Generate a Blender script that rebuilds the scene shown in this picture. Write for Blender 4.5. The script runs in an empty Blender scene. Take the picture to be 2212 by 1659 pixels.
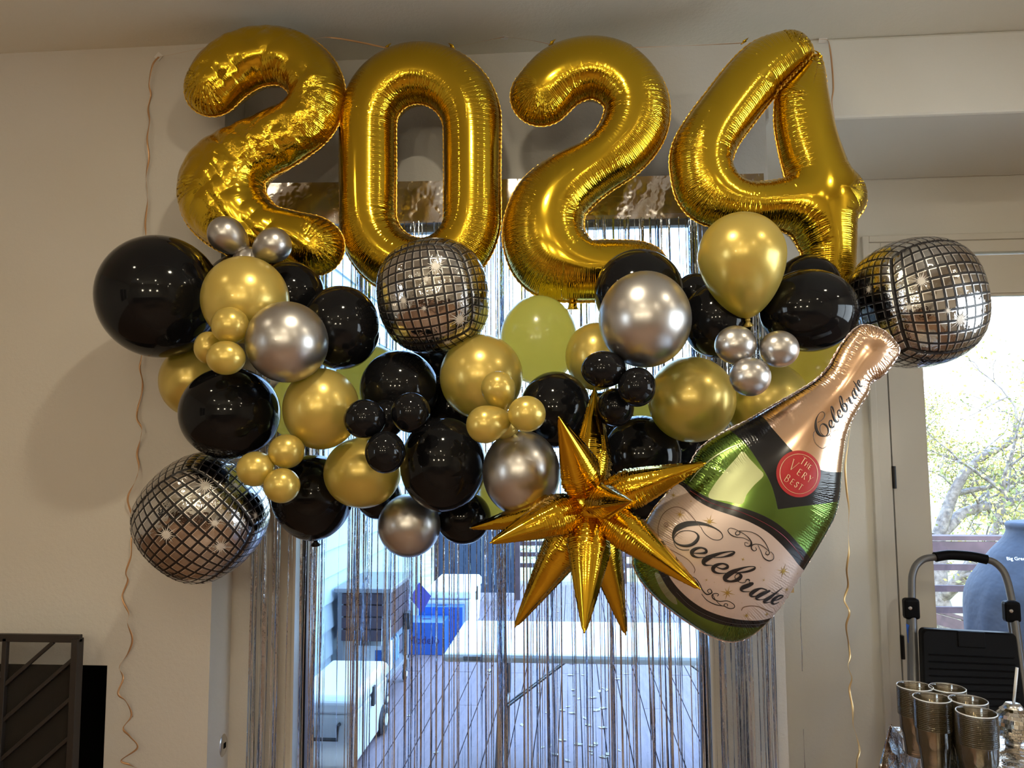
import bpy, bmesh, math, random
import numpy as np
from mathutils import Vector, Matrix

rnd = random.Random(7)
PI = math.pi
D = bpy.data
SC = bpy.context.scene
COL = SC.collection

# ------------------------------------------------------------------ camera
F = 1661.0
YAW, PITCH, ROLL = math.radians(4.4265), math.radians(5.1003), math.radians(-0.3356)
CAM = Vector((0, 0, 1.52))
_f = Vector((-math.sin(YAW) * math.cos(PITCH), math.cos(YAW) * math.cos(PITCH), math.sin(PITCH)))
_r0 = Vector((math.cos(YAW), math.sin(YAW), 0))
_u0 = _r0.cross(_f)
_r = math.cos(ROLL) * _r0 + math.sin(ROLL) * _u0
_u = -math.sin(ROLL) * _r0 + math.cos(ROLL) * _u0
cam = D.objects.new('camera', D.cameras.new('camera'))
COL.objects.link(cam)
cam.matrix_world = Matrix(((_r.x, _u.x, -_f.x, CAM.x), (_r.y, _u.y, -_f.y, CAM.y), (_r.z, _u.z, -_f.z, CAM.z), (0, 0, 0, 1)))
cam.data.sensor_width = 36
cam.data.lens = 36 * F / 2212
cam.data.clip_start = 0.05
cam.data.clip_end = 500
SC.camera = cam

SC.view_settings.view_transform = 'Standard'
SC.view_settings.look = 'None'
SC.view_settings.gamma = 1
SC.view_settings.exposure = 0.22
SC.view_settings.use_curve_mapping = False
try:
    SC.cycles.use_denoising = True
    SC.cycles.max_bounces = 10
    SC.cycles.diffuse_bounces = 7
    SC.cycles.glossy_bounces = 4
    SC.cycles.transmission_bounces = 6
    SC.cycles.transparent_max_bounces = 48
    SC.cycles.caustics_reflective = False
    SC.cycles.caustics_refractive = False
    SC.cycles.sample_clamp_indirect = 10.0
    SC.cycles.blur_glossy = 0.6
except Exception:
    pass

# ------------------------------------------------------------------ sky and sun
W = D.worlds.new('sky'); SC.world = W; W.use_nodes = True
nt = W.node_tree; nt.nodes.clear()
wo = nt.nodes.new('ShaderNodeOutputWorld'); bg = nt.nodes.new('ShaderNodeBackground')
tc = nt.nodes.new('ShaderNodeTexCoord'); sx = nt.nodes.new('ShaderNodeSeparateXYZ'); cr = nt.nodes.new('ShaderNodeValToRGB')
nt.links.new(tc.outputs['Generated'], sx.inputs[0]); nt.links.new(sx.outputs['Z'], cr.inputs[0])
cr.color_ramp.elements[0].position = 0.0; cr.color_ramp.elements[0].color = (1.0, 1.0, 1.0, 1)
cr.color_ramp.elements[1].position = 0.9; cr.color_ramp.elements[1].color = (0.45, 0.60, 0.92, 1)
e = cr.color_ramp.elements.new(0.16); e.color = (0.92, 0.97, 1.0, 1)
e = cr.color_ramp.elements.new(0.32); e.color = (0.50, 0.68, 1.0, 1)
nt.links.new(cr.outputs[0], bg.inputs[0]); bg.inputs[1].default_value = 8.2
nt.links.new(bg.outputs[0], wo.inputs[0])

sl = D.lights.new('sun', 'SUN'); sl.energy = 3.2; sl.angle = 0.01; sl.color = (1, 0.9, 0.72)
so = D.objects.new('sun', sl); COL.objects.link(so)
so.rotation_euler = Vector((0.35, 0.85, -0.62)).to_track_quat('-Z', 'Y').to_euler()

CEIL = 3.093
def can_light(x, y, power, r=0.055):
    l = D.lights.new('ceiling_spot', 'AREA'); l.shape = 'DISK'; l.size = 2 * r; l.energy = power; l.color = (1, 0.89, 0.66)
    o = D.objects.new('ceiling_spot', l); COL.objects.link(o); o.location = (x, y, CEIL - 0.012)
    return o
CANS = [(-0.25, 1.15, 25), (1.55, 1.15, 9), (-1.9, 1.0, 3), (-0.3, -0.9, 13), (1.5, -0.9, 11), (-2.0, -0.9, 7), (0.6, -2.6, 9), (2.6, -2.6, 9), (-1.6, -2.8, 7), (2.9, 0.9, 9)]
for _c in CANS: can_light(_c[0], _c[1], _c[2] * 0.75)
ADDED_LAMPS = [(-1.5, -1.9, 2.05), (-0.6, -1.9, 2.05), (0.3, -1.9, 2.05)]  # unseen hanging lamps added behind the camera to brighten room and ceiling
for _c in ADDED_LAMPS:
    _l = D.lights.new('fill_glow', 'POINT'); _l.energy = 27; _l.shadow_soft_size = 0.085; _l.color = (1, 0.88, 0.64)
    _o = D.objects.new('fill_glow', _l); COL.objects.link(_o); _o.location = _c

# ------------------------------------------------------------------ helpers
def ray(px, py):
    return _f + _r * ((px - 1106) / F) - _u * ((py - 829.5) / F)
def at(px, py, Y):
    v = ray(px, py); return CAM + v * (Y / v.y)
def atz(px, py, z):
    v = ray(px, py); return CAM + v * ((z - CAM.z) / v.z)
def atx(px, py, x):
    v = ray(px, py); return CAM + v * (x / v.x)
def mscale(Y):            # metres per pixel at depth Y
    return Y / F

def tag(o, label=None, cat=None, group=None, kind=None):
    if label: o['label'] = label
    if cat: o['category'] = cat
    if group: o['group'] = group
    if kind: o['kind'] = kind
    return o
def empty(name, loc, label=None, cat=None, group=None, rz=0):
    o = D.objects.new(name, None); COL.objects.link(o); o.location = loc; o.rotation_euler = (0, 0, rz)
    o.empty_display_size = 0.05
    return tag(o, label, cat, group)
def link(name, me, parent=None, loc=None):
    o = D.objects.new(name, me); COL.objects.link(o)
    if parent is not None: o.parent = parent
    if loc is not None: o.location = loc
    return o
class MB:
    def __init__(s): s.v = []; s.f = []; s.m = []
    def add(s, vs, fs, mi=0):
        b = len(s.v); s.v += [tuple(p) for p in vs]; s.f += [tuple(i + b for i in f) for f in fs]; s.m += [mi] * len(fs)
    def box(s, x0, x1, y0, y1, z0, z1, mi=0):
        vs = [(x, y, z) for z in (z0, z1) for y in (y0, y1) for x in (x0, x1)]
        s.add(vs, [(0, 2, 3, 1), (4, 5, 7, 6), (0, 1, 5, 4), (2, 6, 7, 3), (0, 4, 6, 2), (1, 3, 7, 5)], mi)
    def bar(s, a, b, w, h, up=Vector((0, 0, 1)), mi=0):
        a = Vector(a); b = Vector(b); d = (b - a).normalized(); x = d.cross(up)
        if x.length < 1e-4: x = d.cross(Vector((1, 0, 0)))
        x.normalize(); y = x.cross(d)
        vs = [p + x * sx * w / 2 + y * sy * h / 2 for p in (a, b) for sx, sy in ((-1, -1), (1, -1), (1, 1), (-1, 1))]
        s.add(vs, [(0, 1, 2, 3), (7, 6, 5, 4), (0, 4, 5, 1), (1, 5, 6, 2), (2, 6, 7, 3), (3, 7, 4, 0)], mi)
    def tube(s, pts, r, n=8, cap=True, mi=0):
        pts = [Vector(p) for p in pts]; N = len(pts)
        rs = r if isinstance(r, (list, tuple)) else [r] * N
        ref = None; vs = []
        for i, p in enumerate(pts):
            d = (pts[min(i + 1, N - 1)] - pts[max(i - 1, 0)]).normalized()
            if ref is None:
                ref = d.cross(Vector((0, 0, 1)))
                if ref.length < 0.1: ref = d.cross(Vector((1, 0, 0)))
            x = (ref - d * ref.dot(d)).normalized(); ref = x; y = d.cross(x)
            for k in range(n):
                a = 2 * PI * k / n; vs.append(p + (x * math.cos(a) + y * math.sin(a)) * rs[i])
        fs = [(i * n + k, i * n + (k + 1) % n, (i + 1) * n + (k + 1) % n, (i + 1) * n + k) for i in range(N - 1) for k in range(n)]
        if cap: fs += [tuple(range(n - 1, -1, -1)), tuple((N - 1) * n + k for k in range(n))]
        s.add(vs, fs, mi)
    def lathe(s, prof, n=32, c=(0, 0, 0), mi=0):
        vs = [(c[0] + r * math.cos(2 * PI * k / n), c[1] + r * math.sin(2 * PI * k / n), c[2] + z) for r, z in prof for k in range(n)]
        fs = [(i * n + k, i * n + (k + 1) % n, (i + 1) * n + (k + 1) % n, (i + 1) * n + k) for i in range(len(prof) - 1) for k in range(n)]
        s.add(vs, fs, mi)
    def build(s, name, mats, parent=None, loc=None, smooth=False, kind=None, bevel=0):
        me = D.meshes.new(name); me.from_pydata(s.v, [], s.f); me.update()
        for m in (mats if isinstance(mats, (list, tuple)) else [mats]): me.materials.append(m)
        if any(s.m): me.polygons.foreach_set('material_index', s.m)
        if smooth: me.polygons.foreach_set('use_smooth', [True] * len(me.polygons))
        o = link(name, me, parent, loc)
        if kind: o['kind'] = kind
        if bevel:
            b = o.modifiers.new('bevel', 'BEVEL'); b.width = bevel; b.segments = 2; b.limit_method = 'ANGLE'
        return o
def struct(name, mb, mat, parent=None, **k):
    o = mb.build(name, mat, parent, **k)
    if parent is None: o['kind'] = 'structure'
    return o
def boxo(name, x0, x1, y0, y1, z0, z1, mat, parent=None, **k):
    m = MB(); m.box(x0, x1, y0, y1, z0, z1); return m.build(name, mat, parent, **k)

def catmull(P, n=8, closed=False):
    P = [np.array(p, float) for p in P]; N = len(P); out = []
    R = range(N) if closed else range(N - 1)
    for i in R:
        if closed: a, b, c, d = P[(i - 1) % N], P[i], P[(i + 1) % N], P[(i + 2) % N]
        else: a, b, c, d = P[max(i - 1, 0)], P[i], P[i + 1], P[min(i + 2, N - 1)]
        for k in range(n):
            t = k / n
            out.append(0.5 * (2 * b + (c - a) * t + (2 * a - 5 * b + 4 * c - d) * t * t + (3 * b - a - 3 * c + d) * t ** 3))
    if not closed: out.append(P[-1])
    return np.array(out)

# ------------------------------------------------------------------ materials
def mat(name, col=(0.8, 0.8, 0.8), rough=0.5, metal=0.0, **kw):
    m = D.materials.new(name); m.use_nodes = True
    b = m.node_tree.nodes['Principled BSDF']
    b.inputs['Base Color'].default_value = (*col, 1); b.inputs['Roughness'].default_value = rough; b.inputs['Metallic'].default_value = metal
    for k, v in kw.items(): b.inputs[k.replace('_', ' ')].default_value = v
    return m
def N(m, t, **kw):
    n = m.node_tree.nodes.new(t)
    for k, v in kw.items(): setattr(n, k, v)
    return n
def L(m, a, b): m.node_tree.links.new(a, b)
def bsdf(m): return m.node_tree.nodes['Principled BSDF']
def math_(m, op, a, b=None, c=None):
    n = N(m, 'ShaderNodeMath', operation=op)
    for i, x in enumerate((a, b, c)):
        if x is None: continue
        if isinstance(x, (int, float)): n.inputs[i].default_value = x
        else: L(m, x, n.inputs[i])
    return n.outputs[0]
def mixc(m, fac, a, b):
    n = N(m, 'ShaderNodeMix', data_type='RGBA')
    L(m, fac, n.inputs['Factor']) if not isinstance(fac, (int, float)) else setattr(n.inputs['Factor'], 'default_value', fac)
    for k, x in (('A', a), ('B', b)):
        s = [i for i in n.inputs if i.name == k and i.type == 'RGBA'][0]
        if isinstance(x, tuple): s.default_value = (*x, 1)
        else: L(m, x, s)
    return [o for o in n.outputs if o.type == 'RGBA'][0]
def bump(m, h, strength=0.3, dist=0.01, normal=None):
    b = N(m, 'ShaderNodeBump'); b.inputs['Strength'].default_value = strength; b.inputs['Distance'].default_value = dist
    L(m, h, b.inputs['Height'])
    if normal is not None: L(m, normal, b.inputs['Normal'])
    L(m, b.outputs[0], bsdf(m).inputs['Normal'])
    return b.outputs[0]
def noise(m, scale, detail=3, coord='Object', rough=0.5, map_=None):
    t = N(m, 'ShaderNodeTexCoord'); n = N(m, 'ShaderNodeTexNoise'); n.inputs['Scale'].default_value = scale; n.inputs['Detail'].default_value = detail
    n.inputs['Roughness'].default_value = rough
    if map_:
        mp = N(m, 'ShaderNodeMapping'); mp.inputs['Scale'].default_value = map_; L(m, t.outputs[coord], mp.inputs[0]); L(m, mp.outputs[0], n.inputs['Vector'])
    else: L(m, t.outputs[coord], n.inputs['Vector'])
    return n.outputs['Fac']
def ramp(m, fac, stops):
    r = N(m, 'ShaderNodeValToRGB'); el = r.color_ramp.elements
    el[0].position, el[0].color = stops[0][0], (*stops[0][1], 1); el[1].position, el[1].color = stops[-1][0], (*stops[-1][1], 1)
    for p, c in stops[1:-1]: q = el.new(p); q.color = (*c, 1)
    L(m, fac, r.inputs[0]); return r.outputs[0]

def plaster(name, col, bs=0.25):
    m = mat(name, col, 0.75); n1 = noise(m, 60, 3); n2 = noise(m, 220, 2)
    bump(m, math_(m, 'ADD', n1, math_(m, 'MULTIPLY', n2, 0.4)), bs, 0.004)
    n3 = noise(m, 1.6, 2)
    L(m, mixc(m, n3, tuple(c * 0.95 for c in col), tuple(min(1, c * 1.04) for c in col)), bsdf(m).inputs['Base Color'])
    return m
M = {}
M['wall'] = plaster('wall_plaster', (0.62, 0.585, 0.53))
M['ceiling'] = plaster('ceiling_plaster', (0.74, 0.705, 0.60), 0.5)
M['white'] = mat('white_paint', (0.74, 0.73, 0.70), 0.35)
M['offwhite'] = mat('door_paint', (0.66, 0.64, 0.58), 0.4)
M['black_metal'] = mat('black_metal', (0.015, 0.015, 0.017), 0.35, 0.6)
M['black_plastic'] = mat('black_plastic', (0.004, 0.004, 0.005), 0.5, 0.0, Specular_IOR_Level=0.10)
bump(M['black_plastic'], noise(M['black_plastic'], 180, 2), 0.15, 0.002)
M['dark'] = mat('firebox_black', (0.004, 0.004, 0.004), 0.95, 0.0, Specular_IOR_Level=0.05)
M['screen_metal'] = mat('screen_metal', (0.036, 0.030, 0.027), 0.45, 0.5)
M['grey_tube'] = mat('grey_powder_coat', (0.16, 0.16, 0.165), 0.35, 0.4)
M['grey_tube2'] = mat('table_leg_grey', (0.12, 0.13, 0.14), 0.4, 0.5)
M['steel'] = mat('steel', (0.6, 0.6, 0.6), 0.25, 1)
M['tape'] = mat('white_tape', (0.75, 0.73, 0.70), 0.4)
M['bluetape'] = mat('blue_tape', (0.02, 0.12, 0.6), 0.5)
M['whiteplastic'] = mat('white_plastic', (0.80, 0.82, 0.82), 0.35)
M['cardblue'] = mat('blue_card', (0.02, 0.11, 0.42), 0.4)
M['waterblue'] = mat('water_pack', (0.25, 0.5, 0.8), 0.15, 0, Transmission_Weight=0.4)
M['greylid'] = mat('grey_lid', (0.22, 0.22, 0.23), 0.5)
M['rubber'] = mat('wheel_rubber', (0.03, 0.03, 0.03), 0.6)
M['ink'] = mat('black_ink', (0.012, 0.010, 0.012), 0.3)
M['goldink'] = mat('gold_ink', (0.42, 0.27, 0.06), 0.35, 0.6)
M['brownink'] = mat('brown_ink', (0.12, 0.06, 0.03), 0.35)
M['redink'] = mat('red_seal', (0.36, 0.014, 0.016), 0.35)
M['navytext'] = mat('navy_text', (0.02, 0.02, 0.12), 0.4)
M['whitetext'] = mat('white_text', (0.85, 0.85, 0.85), 0.5)
M['sparkle'] = mat('star_print', (0.66, 0.62, 0.57), 0.45, 0.2)

# wood floor
m = M['floor'] = mat('floor_wood', (0.2, 0.1, 0.05), 0.35)
nz = noise(m, 6, 4, map_=(1, 8, 1))
L(m, ramp(m, nz, [(0.3, (0.26, 0.145, 0.085)), (0.7, (0.38, 0.22, 0.135))]), bsdf(m).inputs['Base Color'])
# deck boards
m = M['deck'] = mat('deck_stain', (0.2, 0.14, 0.14), 0.7)
nz = noise(m, 5, 5, map_=(6, 0.6, 1), rough=0.65); nb = noise(m, 40, 4, rough=0.7)
c1 = ramp(m, nz, [(0.3, (0.16, 0.115, 0.12)), (0.7, (0.25, 0.18, 0.19))])
L(m, mixc(m, ramp(m, nb, [(0.62, (0, 0, 0)), (0.68, (1, 1, 1))]), c1, (0.09, 0.055, 0.07)), bsdf(m).inputs['Base Color'])
bump(m, nz, 0.3, 0.005)
m = M['rail'] = mat('railing_stain', (0.13, 0.065, 0.055), 0.7)
L(m, ramp(m, noise(m, 9, 4), [(0.3, (0.05, 0.028, 0.03)), (0.7, (0.09, 0.05, 0.055))]), bsdf(m).inputs['Base Color'])
M['siding'] = mat('siding_paint', (0.42, 0.52, 0.58), 0.6)
bump(M['siding'], noise(M['siding'], 30, 3, map_=(1, 1, 8)), 0.2, 0.004)
M['cartwood'] = mat('cart_wood', (0.055, 0.028, 0.035), 0.55)
bump(M['cartwood'], noise(M['cartwood'], 20, 3, map_=(1, 1, 10)), 0.3, 0.004)
m = M['cover'] = mat('cover_fabric', (0.024, 0.034, 0.052), 0.75)
bump(m, noise(m, 6, 3), 0.5, 0.05)
m = M['bark'] = mat('bark', (0.16, 0.13, 0.11), 0.9)
L(m, ramp(m, noise(m, 12, 5), [(0.3, (0.09, 0.07, 0.06)), (0.7, (0.28, 0.24, 0.20))]), bsdf(m).inputs['Base Color'])
bump(m, noise(m, 25, 4), 0.6, 0.03)
for k, c in (('leaf_a', (0.42, 0.36, 0.10)), ('leaf_b', (0.22, 0.24, 0.07)), ('leaf_c', (0.48, 0.33, 0.10)), ('deadleaf', (0.45, 0.38, 0.28))):
    M[k] = mat(k, c, 0.7)
m = M['grass'] = mat('dry_grass', (0.3, 0.27, 0.12), 0.95)
L(m, ramp(m, noise(m, 1.5, 6), [(0.3, (0.20, 0.20, 0.08)), (0.7, (0.42, 0.36, 0.17))]), bsdf(m).inputs['Base Color'])

# window glass: tinted clear pane with a reflective surface
def glass(name, tint):
    m = D.materials.new(name); m.use_nodes = True; nt = m.node_tree; nt.nodes.clear()
    o = N(m, 'ShaderNodeOutputMaterial'); t = N(m, 'ShaderNodeBsdfTransparent'); g = N(m, 'ShaderNodeBsdfGlossy'); x = N(m, 'ShaderNodeMixShader'); f = N(m, 'ShaderNodeFresnel')
    t.inputs[0].default_value = (*tint, 1); g.inputs['Roughness'].default_value = 0.01; f.inputs[0].default_value = 1.45
    L(m, f.outputs[0], x.inputs[0]); L(m, t.outputs[0], x.inputs[1]); L(m, g.outputs[0], x.inputs[2]); L(m, x.outputs[0], o.inputs[0])
    return m
M['glass'] = glass('tinted_glass', (0.80, 0.92, 1.0))
M['glass2'] = glass('clear_glass', (0.90, 0.96, 1.0))

# latex
def latex_solid(name, col, rough, metal, coat=0.0, glow=0.0, gcol=None, bmp=0.0):
    m = mat(name, col, rough, metal); b = bsdf(m)
    b.inputs['Coat Weight'].default_value = coat; b.inputs['Coat Roughness'].default_value = 0.08
    if glow:
        tr = N(m, 'ShaderNodeBsdfTranslucent'); tr.inputs[0].default_value = (*(gcol or col), 1)
        mx = N(m, 'ShaderNodeMixShader'); mx.inputs[0].default_value = glow
        out = [n for n in m.node_tree.nodes if n.type == 'OUTPUT_MATERIAL'][0]
        L(m, b.outputs[0], mx.inputs[1]); L(m, tr.outputs[0], mx.inputs[2]); L(m, mx.outputs[0], out.inputs[0])
    if bmp: bump(m, noise(m, 2.5, 2), bmp, 0.02)
    return m
M['latex_black'] = latex_solid('latex_black', (0.006, 0.006, 0.007), 0.07, 0.0); bsdf(M['latex_black']).inputs['Specular IOR Level'].default_value = 0.22
M['latex_gold'] = latex_solid('latex_gold_pearl', (0.78, 0.565, 0.15), 0.29, 0.55, 0.25, 0.28, (0.88, 0.85, 0.18))
M['latex_gold_backlit'] = latex_solid('latex_gold_backlit', (0.88, 0.74, 0.25), 0.35, 0.2, 0.0, 0.96, (1.0, 0.885, 0.33))  # same gold latex, made paler and more translucent to carry the backlight
m = M['latex_gold_backlit']; _o = [n for n in m.node_tree.nodes if n.type == 'OUTPUT_MATERIAL'][0]; _s = _o.inputs[0].links[0].from_socket
_g = N(m, 'ShaderNodeBsdfGlossy'); _g.inputs['Roughness'].default_value = 0.2; _fr = N(m, 'ShaderNodeFresnel'); _fr.inputs[0].default_value = 1.5; _x = N(m, 'ShaderNodeMixShader')
_ge = N(m, 'ShaderNodeNewGeometry'); L(m, math_(m, 'MULTIPLY', _fr.outputs[0], math_(m, 'SUBTRACT', 1.0, _ge.outputs['Backfacing'])), _x.inputs[0]); L(m, _s, _x.inputs[1]); L(m, _g.outputs[0], _x.inputs[2]); L(m, _x.outputs[0], _o.inputs[0])
M['latex_chrome'] = latex_solid('latex_chrome_silver', (0.50, 0.475, 0.455), 0.31, 0.95, 0.12)

# printed foil: fine pucker ribs follow the seam (uv = along seam, away from seam), attribute 'rib' sets how strong
def foil_mat(name, col, rough=0.13, crumple=0.0, ribs=1.0):
    m = mat(name, col, rough, 1.0)
    uv = N(m, 'ShaderNodeUVMap'); s = N(m, 'ShaderNodeSeparateXYZ'); L(m, uv.outputs[0], s.inputs[0])
    at_ = N(m, 'ShaderNodeAttribute', attribute_name='rib')
    nz = noise(m, 22, 2)
    sh = math_(m, 'ADD', s.outputs[0], math_(m, 'MULTIPLY', nz, 0.010))
    w = math_(m, 'SINE', math_(m, 'MULTIPLY', sh, 2 * PI / 0.0068))
    w2 = math_(m, 'SINE', math_(m, 'MULTIPLY', sh, 2 * PI / 0.019))
    amp = math_(m, 'MULTIPLY', at_.outputs['Fac'], math_(m, 'ADD', w, math_(m, 'MULTIPLY', w2, 1.2)))
    h = math_(m, 'MULTIPLY', amp, 1.0 * ribs)
    if crumple:
        t = N(m, 'ShaderNodeTexCoord'); v = N(m, 'ShaderNodeTexVoronoi', feature='F1'); v.inputs['Scale'].default_value = 13
        n2 = N(m, 'ShaderNodeTexNoise'); n2.inputs['Scale'].default_value = 9; L(m, t.outputs['Object'], n2.inputs['Vector'])
        ad = N(m, 'ShaderNodeVectorMath', operation='MULTIPLY_ADD'); L(m, n2.outputs['Color'], ad.inputs[0]); ad.inputs[1].default_value = (0.12, 0.12, 0.12); L(m, t.outputs['Object'], ad.inputs[2])
        L(m, ad.outputs[0], v.inputs['Vector'])
        v2 = noise(m, 60, 3)
        mask = ramp(m, noise(m, 4.5, 1), [(0.42, (0, 0, 0)), (0.62, (1, 1, 1))])
        cr = math_(m, 'MULTIPLY', math_(m, 'ADD', math_(m, 'MULTIPLY', v.outputs['Distance'], 2.2), math_(m, 'MULTIPLY', v2, 1.0)), mask)
        h = math_(m, 'ADD', h, math_(m, 'MULTIPLY', cr, crumple))
    bump(m, h, 1.0, 0.0011)
    return m
GOLD = (0.64, 0.415, 0.026)
M['gold'] = foil_mat('gold_foil', GOLD)
M['gold_crumpled'] = foil_mat('gold_foil_crumpled', GOLD, 0.15, 4.0, 0.5)
M['gold_star'] = foil_mat('gold_foil_star', (0.66, 0.39, 0.022), 0.09, 1.0)
M['seam_gold'] = mat('gold_seam', (0.85, 0.52, 0.08), 0.25, 1)
M['ribbon'] = mat('rose_gold_ribbon', (0.62, 0.36, 0.18), 0.3, 0.5)
m = M['ribbon2'] = mat('gold_ribbon', (0.66, 0.46, 0.22), 0.3, 0.5)

# mylar (curtain header, strands, table cloth)
m = M['mylar'] = mat('silver_mylar', (0.70, 0.60, 0.60), 0.16, 1.0)
nn = noise(m, 5, 4, rough=0.6, map_=(1, 1, 0.6)); vv = N(m, 'ShaderNodeTexVoronoi'); vv.inputs['Scale'].default_value = 16; t = N(m, 'ShaderNodeTexCoord'); L(m, t.outputs['Object'], vv.inputs['Vector'])
bump(m, math_(m, 'ADD', nn, math_(m, 'MULTIPLY', vv.outputs['Distance'], 0.25)), 1.0, 0.03)
m = M['strand'] = mat('silver_strand', (0.55, 0.63, 0.76), 0.13, 1.0)
bump(m, noise(m, 90, 3, map_=(1, 1, 0.35)), 0.7, 0.004)
m = M['header'] = mat('curtain_header', (0.78, 0.75, 0.73), 0.14, 1.0, Alpha=0.86)
nn = noise(m, 7, 3, rough=0.6); ns = noise(m, 420, 2)
b1 = bump(m, math_(m, 'ADD', math_(m, 'MULTIPLY', ramp(m, nn, [(0.5, (0, 0, 0)), (0.8, (1, 1, 1))]), 0.6), math_(m, 'MULTIPLY', ns, 0.02)), 0.6, 0.012)
m = M['cloth'] = mat('silver_table_cover', (0.68, 0.63, 0.57), 0.10, 1.0)
nn = noise(m, 14, 5, rough=0.6); vv = N(m, 'ShaderNodeTexVoronoi'); vv.inputs['Scale'].default_value = 24; t = N(m, 'ShaderNodeTexCoord'); L(m, t.outputs['Object'], vv.inputs['Vector'])
bump(m, math_(m, 'ADD', nn, math_(m, 'MULTIPLY', vv.outputs['Distance'], 0.5)), 1.0, 0.02)
M['mirror'] = mat('mirror_tile', (0.75, 0.72, 0.68), 0.06, 1.0)
m = M['cup'] = D.materials.new('clear_plastic'); m.use_nodes = True; m.node_tree.nodes.clear()
_o = N(m, 'ShaderNodeOutputMaterial'); _t = N(m, 'ShaderNodeBsdfTransparent'); _g = N(m, 'ShaderNodeBsdfGlossy'); _x = N(m, 'ShaderNodeMixShader'); _fr = N(m, 'ShaderNodeFresnel'); _d = N(m, 'ShaderNodeBsdfDiffuse'); _y = N(m, 'ShaderNodeMixShader')
_t.inputs[0].default_value = (0.992, 0.98, 0.95, 1); _g.inputs['Roughness'].default_value = 0.03; _fr.inputs[0].default_value = 1.8; _d.inputs[0].default_value = (0.80, 0.62, 0.36, 1); _y.inputs[0].default_value = 0.03
L(m, _fr.outputs[0], _x.inputs[0]); L(m, _t.outputs[0], _x.inputs[1]); L(m, _g.outputs[0], _x.inputs[2]); L(m, _x.outputs[0], _y.inputs[1]); L(m, _d.outputs[0], _y.inputs[2]); L(m, _y.outputs[0], _o.inputs[0])
M['cuprim'] = mat('clear_plastic_rim', (0.9, 0.9, 0.9), 0.1, 0.0, Transmission_Weight=0.3)

# disco-ball print: uv counts tiles
m = M['disco'] = mat('disco_print', (0.6, 0.58, 0.56), 0.07, 1.0)
uv = N(m, 'ShaderNodeUVMap'); s = N(m, 'ShaderNodeSeparateXYZ'); L(m, uv.outputs[0], s.inputs[0])
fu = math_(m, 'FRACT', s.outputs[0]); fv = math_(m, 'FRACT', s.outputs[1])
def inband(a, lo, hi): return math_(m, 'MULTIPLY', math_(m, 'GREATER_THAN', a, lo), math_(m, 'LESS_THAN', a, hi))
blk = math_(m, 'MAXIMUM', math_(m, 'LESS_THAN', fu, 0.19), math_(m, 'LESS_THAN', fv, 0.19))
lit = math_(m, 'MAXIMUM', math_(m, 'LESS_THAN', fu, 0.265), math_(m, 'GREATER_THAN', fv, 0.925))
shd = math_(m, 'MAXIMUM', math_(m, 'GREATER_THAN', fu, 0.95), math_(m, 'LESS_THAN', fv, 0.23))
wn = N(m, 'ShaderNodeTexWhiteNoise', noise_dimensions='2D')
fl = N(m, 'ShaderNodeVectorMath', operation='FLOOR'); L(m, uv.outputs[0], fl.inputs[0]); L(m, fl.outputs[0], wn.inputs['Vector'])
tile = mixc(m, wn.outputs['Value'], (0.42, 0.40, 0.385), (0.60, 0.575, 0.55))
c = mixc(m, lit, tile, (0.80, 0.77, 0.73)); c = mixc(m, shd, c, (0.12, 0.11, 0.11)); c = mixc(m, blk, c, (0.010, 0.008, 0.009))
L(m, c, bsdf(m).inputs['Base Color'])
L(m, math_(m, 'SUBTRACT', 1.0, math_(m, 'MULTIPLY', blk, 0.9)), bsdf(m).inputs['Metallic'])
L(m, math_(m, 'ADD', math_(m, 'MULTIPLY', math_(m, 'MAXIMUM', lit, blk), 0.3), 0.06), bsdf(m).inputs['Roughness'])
at_ = N(m, 'ShaderNodeAttribute', attribute_name='rib')
cz = noise(m, 5, 3); cz2 = noise(m, 26, 3)
bump(m, math_(m, 'ADD', cz, math_(m, 'MULTIPLY', math_(m, 'MULTIPLY', cz2, at_.outputs['Fac']), 0.5)), 0.35, 0.010)
# ------------------------------------------------------------------ the room
YB, YN, YC = 2.90, 3.60, 2.73          # door wall, nook wall, chimney breast
XC, XR = -1.30, 0.752                  # breast side, end of the door wall
XW, XE, YS = -4.2, 3.3, -4.2
wm = M['wall']
def multi(name, boxes, mat_, **k):
    m = MB()
    for b in boxes: m.box(*b)
    return struct(name, m, mat_, **k)
multi('floor', [(XW, XE, YS, YN + 0.1, -0.1, 0)], M['floor'])
multi('ceiling', [(XW - 0.1, XE + 0.1, YS - 0.1, YN + 0.1, CEIL, CEIL + 0.2)], M['ceiling'])
# fireplace opening in the breast
fx1 = at(227, 1560, YC).x; fz1 = at(200, 1437, YC).z; fx0 = fx1 - 1.15
multi('wall_left', [(XW, fx0, YC, YC + 0.29, 0, CEIL), (fx1, XC, YC, YC + 0.29, 0, CEIL), (fx0, fx1, YC, YC + 0.29, fz1, CEIL)], wm)
mf = MB(); a, b, c, d = fx0 - 0.02, fx1 + 0.02, YC + 0.02, YC + 0.55
mf.box(a, b, d, d + 0.03, -0.0, fz1 + 0.05); mf.box(a - 0.03, a, c + 0.27, d, 0, fz1 + 0.05); mf.box(b, b + 0.03, c + 0.27, d, 0, fz1 + 0.05); mf.box(a, b, c + 0.27, d, fz1 + 0.02, fz1 + 0.05)
struct('trim_1', mf, M['dark'])
xo0, xo1 = at(629, 1500, YB).x, at(1541, 1500, YB).x
zo1 = at(1447, 489, YB + 0.1).z + 0.03
multi('wall_back', [(XC - 0.3, xo0, YB, YB + 0.12, 0, CEIL), (xo1, XR, YB, YB + 0.12, 0, CEIL), (xo0, xo1, YB, YB + 0.12, zo1, CEIL), (XR - 0.12, XR, YB + 0.12, YN + 0.12, 0, CEIL)], wm)
ZS = at(2000, 249, YB).z
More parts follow.
